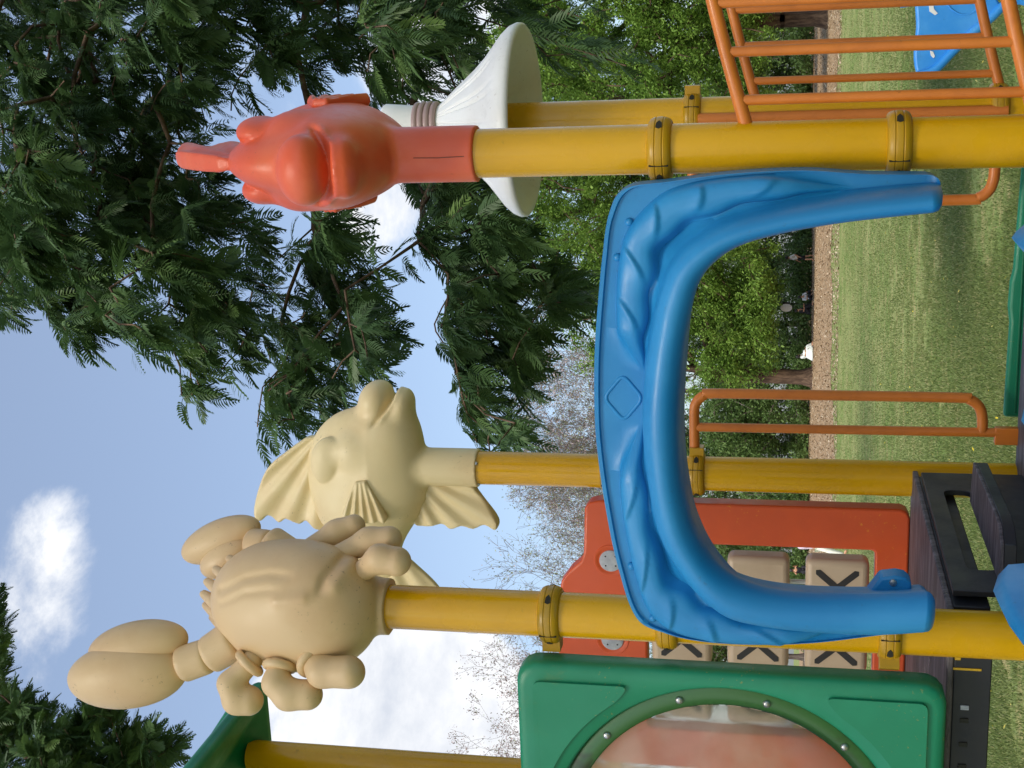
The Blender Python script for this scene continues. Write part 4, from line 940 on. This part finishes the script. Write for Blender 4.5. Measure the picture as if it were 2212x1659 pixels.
# ---- far trees
def leaf_cards(r, pos, size, flat=.6):
    n = len(pos); a = r.random(n) * 6.283; nz = r.normal(0, flat, (n, 2)); U = np.stack([np.cos(a), np.sin(a), nz[:, 0]], 1); W = np.stack([-np.sin(a), np.cos(a), nz[:, 1]], 1)
    U *= (size * r.uniform(.6, 1.3, n))[:, None]; W *= (size * .55 * r.uniform(.6, 1.3, n))[:, None]
    V = np.stack([pos - U, pos - W, pos + U, pos + W], 1); return V.reshape(-1, 3)
def far_tree(name, label, base, trunk_top, trunk_r, crown, nclump, leaves, size, mat, seed, clump=(.9, .7), group=None, bark_=M_bark2, sub=None, droop=.0, tip=.03, lean=(0, 0), world_xyz=False):
    """crown = list of (pixel x, pixel y, distance, radius x, y, z) ellipsoids the boughs fill"""
    r = np.random.default_rng(seed); bx, by = base; z0 = float(gz(bx, by)); C = []
    vol = np.array([c[3] * c[4] * c[5] for c in crown]) ** .72; vol /= vol.sum()
    for c, v in zip(crown, vol):
        n = max(3, int(nclump * v)); q = r.normal(0, 1, (n, 3)); q /= np.linalg.norm(q, axis=1)[:, None]; q *= (r.random(n) ** .38)[:, None]
        C.append((np.array(c[:3]) if world_xyz else np.array(at(c[0], c[1], c[2]))) + q * np.array(c[3:6]))
    C = np.concatenate(C)
    tr = [(bx, by, z0 - .2), (bx + lean[0] * .3, by, z0 + trunk_top * .35), (bx + lean[0] * .6, by, z0 + trunk_top * .7), (bx + lean[0], by + lean[1], z0 + trunk_top)]
    nodes, par = grow(tr, C, r, sag=.05, jit=.12, w=.25); (WV, WQ), rad = wood(nodes, par, tip, 2.2, trunk_r)
    t = empty(name, label, 'tree', (bx, by, z0), 0, group); off = np.array([bx, by, z0])
    fl = MB(); k = [(trunk_r * 1.7, -.15), (trunk_r * 1.2, .2), (trunk_r * .92, .7), (trunk_r * .85, 1.6), (trunk_r * .75, trunk_top * .72)]
    TV, TQ = WV - off, WQ
    o = part('trunk', big_mesh('trunk', TV, quads=TQ, mat=bark_), None, t, ang=180)
    part('root_flare', fl.lathe(k, 14, cap=False), bark_, t, ang=180)
    pos = np.repeat(C, leaves, 0) + r.normal(0, 1, (len(C) * leaves, 3)) * np.array([clump[0], clump[0], clump[1]]) * r.uniform(.5, 1.15, (len(C), 1)).repeat(leaves, 0)
    pos[:, 2] -= droop * np.abs(r.normal(0, 1, len(pos)))
    keep = pos[:, 2] > gz(0, by) + .06; pos = pos[keep]
    cl = np.repeat(r.normal(0, .16, len(C)), leaves)[keep]; tint = np.clip(.45 + cl + r.normal(0, .16, len(pos)), 0, 1)
    me = big_mesh('crown', leaf_cards(r, pos, size) - off, quads=np.arange(4 * len(pos)).reshape(-1, 4), tint=tint, mat=mat)
    part('crown', me, None, t, smooth=False); return t
# broad tree added out of view behind the camera to half shade the play tower
far_tree('added_shade_tree', 'broad spreading tree added out of view behind the camera to shade the play tower', (-4.6, -6.5), 5.0, .36,
         [(-3.5, -3.0, 8.6, 3.6, 3.4, 1.3), (.8, -2.6, 8.9, 3.4, 3.4, 1.3), (-1.2, .4, 9.2, 4.6, 2.2, 1.1), (3.6, -2.4, 8.6, 2.4, 3.0, 1.1), (-1.5, -5.9, 8.8, 4.5, 2.5, 1.4)], 330, 13, .13, M_mgreen, 91, (.42, .30), tip=.02, world_xyz=True)
LG = 'light green trees at the edge of the lawn'
bx = at(1757, 815, 85)
far_tree('light_green_tree', 'light green drooping tree whose stout trunk stands by the person in white', (bx[0], 85), 9.0, .50,
         [(1500, 700, 84, 4.6, 4.0, 4.6), (1340, 620, 86, 6.0, 4.5, 5.5), (1600, 620, 82, 4.0, 3.0, 2.4), (1300, 480, 86, 6.0, 4.5, 6.5), (1580, 770, 83, 2.4, 2.0, 2.6), (1630, 690, 82, 2.6, 2, 1.5), (1450, 560, 82, 4, 3, 4)], 820, 170, .095, M_lgreen, 41, (.30, .34), LG, bark_=M_bark, droop=.22, lean=(.6, 0))
far_tree('light_green_tree', 'light green drooping tree behind the bridge with foliage around the white topper', (13.0, 80), 7, .42,
         [(1220, 330, 78, 5.6, 4.5, 6.0), (1400, 350, 78, 4.8, 4.0, 4.6), (1540, 430, 78, 3.6, 3, 2.8), (1180, 170, 78, 4.6, 3.5, 5.0), (1330, 230, 76, 4, 3, 4)], 760, 170, .090, M_lgreen, 42, (.29, .33), LG, bark_=M_bark, droop=.35)
far_tree('light_green_tree', 'light green tree at the lawn edge above the blue play panel', (17.5, 66), 6, .38,
         [(1300, 60, 64, 4.0, 3.5, 4.8), (1480, 120, 64, 3.8, 3.2, 3.2), (1460, -60, 64, 4.2, 3.5, 4.5), (1590, 200, 64, 2.6, 2.0, 1.5), (1600, 60, 64, 2.8, 2, 1.4), (1150, 100, 64, 3, 3, 3)], 680, 160, .080, M_lgreen, 43, (.25, .28), LG, bark_=M_bark, droop=.28)
# dark shrubs and saplings closing the view under the crowns
rs = np.random.default_rng(77)
sh = [(1690, y, 96 + rs.uniform(-4, 10), rs.uniform(2.2, 3.4), rs.uniform(1.6, 2.8)) for y in range(-30, 1300, 78)]
SHL = ['shrub right above the blue play panel', 'shrub beside the blue play panel', 'shrub seen between the bars of the bridge guard rails', 'shrub behind the post of the white topper', 'shrub behind the post of the red fish', 'shrub hidden by the slide hood leg by the red fish post',
       'shrub at the inner edge of the slide hood leg', 'shrub behind the walking person in the white shirt', 'shrub between the walking person and the lamp stand', 'shrub behind the person crouching in black', 'shrub behind the person in the white dress', 'shrub beside the stout tree trunk',
       'shrub seen through the orange grab rail', 'shrub between the orange grab rail and the cream fish post', 'shrub behind the cream fish post', 'shrub behind the edge of the orange panel', 'shrub seen between the tan blocks of the orange panel', 'shrub hidden behind the crab post']
for i, (x, y, d, rw_, rh) in enumerate(sh):
    c = at(x, y + rs.uniform(-20, 20), d); tall = i % 2
    o = far_tree('shrub', ('tall dark green ' if tall else 'low dark green ') + SHL[i], (c[0], d), 1.2, .10, [(1705 - (28 if tall else 0), y, d, rw_, 1.8, rh + (1.0 if tall else 0)), (1650 - (70 if tall else 0), y + 20, d + 2, rw_ * .9, 1.8, rh), (1732, y, d - 2, rw_ * 1.1, 1.4, .9), (1738, y + 30, d - 2, rw_, 1.2, .6)], 140, 85, .10, M_mgreen, 200 + i, (.36, .36), 'shrubs behind the lawn', tip=.02)
    o['category'] = 'shrub'
for i, (x, y, d, rr, rh) in enumerate(((1540, 1010, 104, 4.5, 4.5), (1570, 1180, 110, 4.5, 3.6), (1600, 900, 100, 3.4, 3.2), (1520, 1420, 112, 5, 4.5), (1520, 230, 108, 5.5, 5.5), (1530, 400, 112, 5.5, 5.5), (1560, 560, 110, 5, 4.5), (1570, 700, 114, 5, 4.5), (1590, 60, 100, 5, 4))):
    c = at(1745, y, d)
    far_tree('mid_green_tree', ['mid green tree behind the orange grab rail', 'mid green tree behind the noughts and crosses panel', 'small mid green tree beside the stout trunk', 'mid green tree hidden behind the green window panel', 'mid green tree showing dark behind the post of the white topper', 'mid green tree behind the slide hood leg', 'mid green tree behind the walking person', 'mid green tree behind the lamp stand', 'mid green tree behind the bars of the bridge'][i], (c[0], d), 5, .25, [(x, y, d, rr, 3, rh)], 210, 100, .11, M_mgreen, 60 + i, (.42, .42), 'mid green trees behind the shrubs')

# ---- nearly bare blossoming trees
def bare_tree(name, label, base, height, spread, seed, depth=7, blossom=2500, green=.1, bs=.085, r0=.32, group=None):
    r = np.random.default_rng(seed); bx, by = base; z0 = float(gz(bx, by)); A, B, RA, RB = [], [], [], []; tips = []
    def branch(p, d, l, rad, lev):
        m = 3
        for k in range(m):
            d = d + r.normal(0, .14, 3) + np.array([0, 0, .05]); d /= np.linalg.norm(d); q = p + d * l / m; r2 = rad * (1 - .12)
            A.append(p); B.append(q); RA.append(rad); RB.append(r2); p = q; rad = r2
            if lev >= 3: tips.append(p)
        if lev >= depth: tips.append(p); tips.append(p); return
        for k in range(2 if lev > 1 else 3 if r.random() < .75 else 4):
            a = r.random() * 6.283; u = np.cross(d, (math.cos(a), math.sin(a), .3)); u /= np.linalg.norm(u) + 1e-9; an = r.uniform(.35, .80) * spread
            branch(p, d * math.cos(an) + u * math.sin(an), l * r.uniform(.68, .90), max(rad * r.uniform(.58, .78), .012), lev + 1)
        if lev >= 2 and r.random() < .5:
            a = r.random() * 6.283; u = np.cross(d, (math.cos(a), math.sin(a), .3)); u /= np.linalg.norm(u) + 1e-9; branch(p, u * .8 + d * .4, l * .6, max(rad * .5, .012), lev + 1)
    branch(np.array([0, 0, -.2]), np.array([0, 0, 1.]), height * .27, r0, 0)
    A, B = np.array(A), np.array(B); s_ = height / B[:, 2].max(); A *= s_; B *= s_; tips = np.array(tips) * s_
    V, Q = segs_mesh(A, B, np.array(RA), np.array(RB), 5); t = empty(name, label, 'tree', (bx, by, z0), 0, group)
    part('branches', big_mesh('branches', V, quads=Q, mat=M_twig), None, t, ang=180)
    pos = tips[r.integers(0, len(tips), blossom)] + r.normal(0, .22, (blossom, 3)); tint = np.where(r.random(blossom) < green, 1., r.uniform(0, .55, blossom))
    part('blossom', big_mesh('blossom', leaf_cards(r, pos, bs), quads=np.arange(4 * blossom).reshape(-1, 4), tint=tint, mat=M_blossom), None, t, smooth=False)
    return t
BT = 'nearly bare blossoming trees'
for i, (y, d, h, sp, gr, bl, sd, lab) in enumerate(((850, 118, 27.5, 1.0, .30, 42000, 5, 'nearly bare tree with pale pink blossom behind the cream fish post'),
        (1150, 112, 26.0, 1.0, .75, 9000, 9, 'bare grey branched tree with thin green leaves above the orange panel'),
        (1560, 116, 28.5, 1.0, .12, 38000, 14, 'bare tree with pink blossom rising behind the green window panel'),
        (1330, 122, 22.5, 1.0, .2, 20000, 23, 'nearly bare blossoming tree behind the yellow crab post'),
        (960, 124, 25.0, 1.0, .35, 26000, 31, 'bare blossoming tree behind the blue slide hood'))):
    c = at(1740, y, d); bare_tree('blossom_tree', lab, (c[0], d), h, sp, sd, 8, bl, gr, group=BT)

# ================================================================== people by the trees
M_skin = Mat('skin').bsdf(srgb('b98a6c'), .55); M_hair = Mat('dark_hair').bsdf((.012, .01, .009), .5)
def cloth(name, c): 
    M = Mat(name); return M.bsdf(M.mix(M.ramp(M.noise(14, 4), .4, .7), c, tuple(v * .82 for v in c)), .85)
M_wsh = cloth('white_cloth', srgb('d9dbe2')); M_blk = cloth('black_cloth', srgb('1b1b20')); M_dress = cloth('white_dress', srgb('dfe6e2')); M_lil = cloth('lilac_cloth', srgb('d9c6dc')); M_trs = cloth('white_trousers', srgb('e4e2da'))
def skin_mesh(name, J, E_, mat, parent, sub=2, rootk=0):
    me = bpy.data.meshes.new(name); ks = list(J); me.from_pydata([J[k][0] for k in ks], [(ks.index(a), ks.index(b)) for a, b in E_], []); me.update()
    o = bpy.data.objects.new(name, me); col.objects.link(o); o.parent = parent; me.materials.append(mat)
    sk = o.modifiers.new('skin', 'SKIN'); sk.use_smooth_shade = True
    for i, k in enumerate(ks): d = me.skin_vertices[0].data[i]; rr = J[k][1]; d.radius = rr if isinstance(rr, tuple) else (rr, rr); d.use_root = (i == rootk)
    s_ = o.modifiers.new('smooth', 'SUBSURF'); s_.levels = sub; s_.render_levels = sub
    return o
def person(label, loc, rz, pose, shirt, legs, sleeve=True, hair_long=False, skirt=None, group=None, short=False, seat=False):
    t = empty('person', label, 'person', loc, rz, group); J = pose
    sk = {k: (v, r_) for k, v, r_ in J}; g = lambda k: sk[k][0]
    chain = [('pelvis', 'waist'), ('waist', 'chest'), ('chest', 'neck'), ('neck', 'head'), ('head', 'crown')]
    for s_ in 'LR':
        chain += [('chest', 'sh' + s_), ('sh' + s_, 'el' + s_), ('el' + s_, 'wr' + s_), ('wr' + s_, 'hd' + s_), ('pelvis', 'hip' + s_), ('hip' + s_, 'kn' + s_), ('kn' + s_, 'an' + s_), ('an' + s_, 'to' + s_)]
    skin_mesh('body', sk, chain, M_skin, t)
    grow_ = lambda ks, add: {k: (sk[k][0], tuple(q + add for q in sk[k][1]) if isinstance(sk[k][1], tuple) else sk[k][1] + add) for k in ks}
    top = ['pelvis', 'waist', 'chest', 'shL', 'shR'] + (['elL', 'elR'] if sleeve else [])
    skin_mesh('shirt', grow_(top, .022), [e for e in chain if e[0] in top and e[1] in top], shirt, t)
    lg = ['pelvis', 'hipL', 'hipR', 'knL', 'knR'] + ([] if short else ['anL', 'anR'])
    skin_mesh('trousers', grow_(lg, .020), [e for e in chain if e[0] in lg and e[1] in lg], legs, t)
    h = np.array(g('head')); c = np.array(g('crown')); hd = MB().lathe([(.02, .125), (.07, .112), (.098, .07), (.105, .01), (.095, -.05), (.075, -.085 if not hair_long else -.22), (.05, -.09 if not hair_long else -.26)], 16)
    o = part('hair', hd, M_hair, t, ang=180); o.location = tuple(h + (c - h) * .35 + np.array([0, .012, 0]))
    for s_ in (-1, 1):
        f_ = MB()
        for k, (dx, ln) in enumerate(((-.03, .07), (-.01, .085), (.01, .08), (.028, .065))):
            p = np.array(g('hdL' if s_ < 0 else 'hdR')); w_ = np.array(g('wrL' if s_ < 0 else 'wrR')); d_ = (p - w_) / (np.linalg.norm(p - w_) + 1e-6); sd = np.cross(d_, (0, 1, 0)); sd /= np.linalg.norm(sd) + 1e-6
            f_.tube([p + sd * dx, p + sd * dx + d_ * ln * .6, p + sd * dx + d_ * ln + np.array([0, -.015, 0])], [.009, .009, .007], 6)
        p = np.array(g('wrL' if s_ < 0 else 'wrR')); f_.tube([p + d_ * .02 + sd * .03, p + d_ * .06 + sd * .065], [.011, .008], 6)
        part('fingers', f_, M_skin, t, ang=180)
    fc = MB(); fy = h[1] - .098
    for s_ in (-1, 1): fc.lathe([(.012, -.004), (.011, .004), (.004, .007)], 8, (h[0] + s_ * .034, fy, h[2] + .012), rotm('X', 90))
    part('eyes', fc, M_hair, t)
    part('nose', MB().lathe([(.016, -.01), (.012, .008), (.004, .018)], 8, (h[0], fy - .0, h[2] - .018), rotm('X', 90)), M_skin, t)
    return t
def stand(st=.0, arm=.0):
    P = [('pelvis', (0, 0, .93), (.14, .10)), ('waist', (0, 0, 1.10), (.125, .09)), ('chest', (0, 0, 1.32), (.155, .10)), ('neck', (0, 0, 1.47), .05), ('head', (0, -.015, 1.57), (.082, .092)), ('crown', (0, -.01, 1.67), (.06, .07))]
    for s_, k in ((-1, 'L'), (1, 'R')):
        P += [('sh' + k, (s_ * .18, 0, 1.40), .06), ('el' + k, (s_ * .23, .03 + s_ * st * .4, 1.13), .043), ('wr' + k, (s_ * .22, -.10 + s_ * st * .5, .90 + arm), .03), ('hd' + k, (s_ * .21, -.13 + s_ * st * .5, .83 + arm), (.038, .02)),
              ('hip' + k, (s_ * .09, 0, .87), .09), ('kn' + k, (s_ * .10, -.03 - s_ * st * .8, .49), .062), ('an' + k, (s_ * .10, .02 - s_ * st, .09), .042), ('to' + k, (s_ * .11, -.13 - s_ * st, .035), (.04, .03))]
    return P
def sit(h0=.12, knee=.42, lean=.08, fwd=.42, arm=0.):
    P = [('pelvis', (0, 0, h0), (.15, .11)), ('waist', (0, .02, h0 + .18), (.125, .09)), ('chest', (0, lean * .4, h0 + .40), (.155, .10)), ('neck', (0, lean * .5, h0 + .55), .05), ('head', (0, lean * .4, h0 + .65), (.082, .092)), ('crown', (0, lean * .4, h0 + .75), (.06, .07))]
    for s_, k in ((-1, 'L'), (1, 'R')):
        P += [('sh' + k, (s_ * .18, lean * .4, h0 + .47), .06), ('el' + k, (s_ * .24, -.10, h0 + .24 + arm), .043), ('wr' + k, (s_ * .17, -.30, h0 + .22 + arm * 1.8), .03), ('hd' + k, (s_ * .15, -.37, h0 + .24 + arm * 2), (.038, .02)),
              ('hip' + k, (s_ * .10, -.02, h0 - .01), .09), ('kn' + k, (s_ * .14, -fwd, knee), .062), ('an' + k, (s_ * .12, -fwd - .16, .08), .042), ('to' + k, (s_ * .12, -fwd - .32, .04), (.04, .03))]
    return P
def spot(y, d): c = at(1757, y, d); return (float(c[0]), d, float(gz(0, d)) + .012)
PG = 'people under the trees'
person('person walking in a white shirt and black shorts under the light green trees', spot(556, 85), -1.35, stand(.16), M_wsh, M_blk, group=PG, short=True)
person('person crouching in black beside the lamp stand', spot(672, 84), 1.1, sit(.34, .52, -.1, .30), M_blk, M_blk, group=PG)
person('person in a white shirt sitting on the ground behind the lamp stand', spot(641, 88), .4, sit(.12, .30), M_wsh, M_blk, group=PG)
pw = person('person in a white dress sitting against the stout tree trunk', spot(768, 83.5), 1.15, sit(.22, .40, .16, .55), M_dress, M_dress, group=PG, hair_long=True)
m = MB().lathe([(.50, .02), (.46, .12), (.34, .30), (.20, .46), (.15, .60)], 20); o = part('dress_skirt', m, M_dress, pw, ang=180); o.location = (0, -.18, 0)
person('person strolling in lilac top and white trousers behind the orange panel', spot(1178, 41.5), 1.4, stand(.20), M_lil, M_trs, group=PG)
person('person sitting in the shade with one bent arm, behind the blocks of the orange panel', spot(1233, 80), .3, sit(.45, .55, .05, .35, .16), M_blk, M_blk, group=PG, sleeve=False)
c = spot(657, 84.5)
t = empty('lamp_stand', 'black photo lamp stand with a white oval reflector under the trees', 'lamp stand', c, .3)
for k in range(3): q = 2.1 * k; part('tripod_leg', MB().tube([(.35 * math.cos(q), .35 * math.sin(q), .01), (0, 0, .55)], .018, 8), M_blk, t)
part('pole', MB().tube([(0, 0, .5), (0, 0, 1.9)], .028, 8), M_blk, t)
part('lamp_housing', MB().box((0, 0, 1.62), (.22, .2, .42)), M_blk, t, bevel=.03)
part('reflector', MB().lathe([(.001, -.02), (.24, -.02), (.26, 0), (.24, .02), (.001, .02)], 24, (-.28, -.12, 1.62), rotm('X', 90) @ np.diag([1., 1.35, 1.])), M_wsh, t, ang=60)
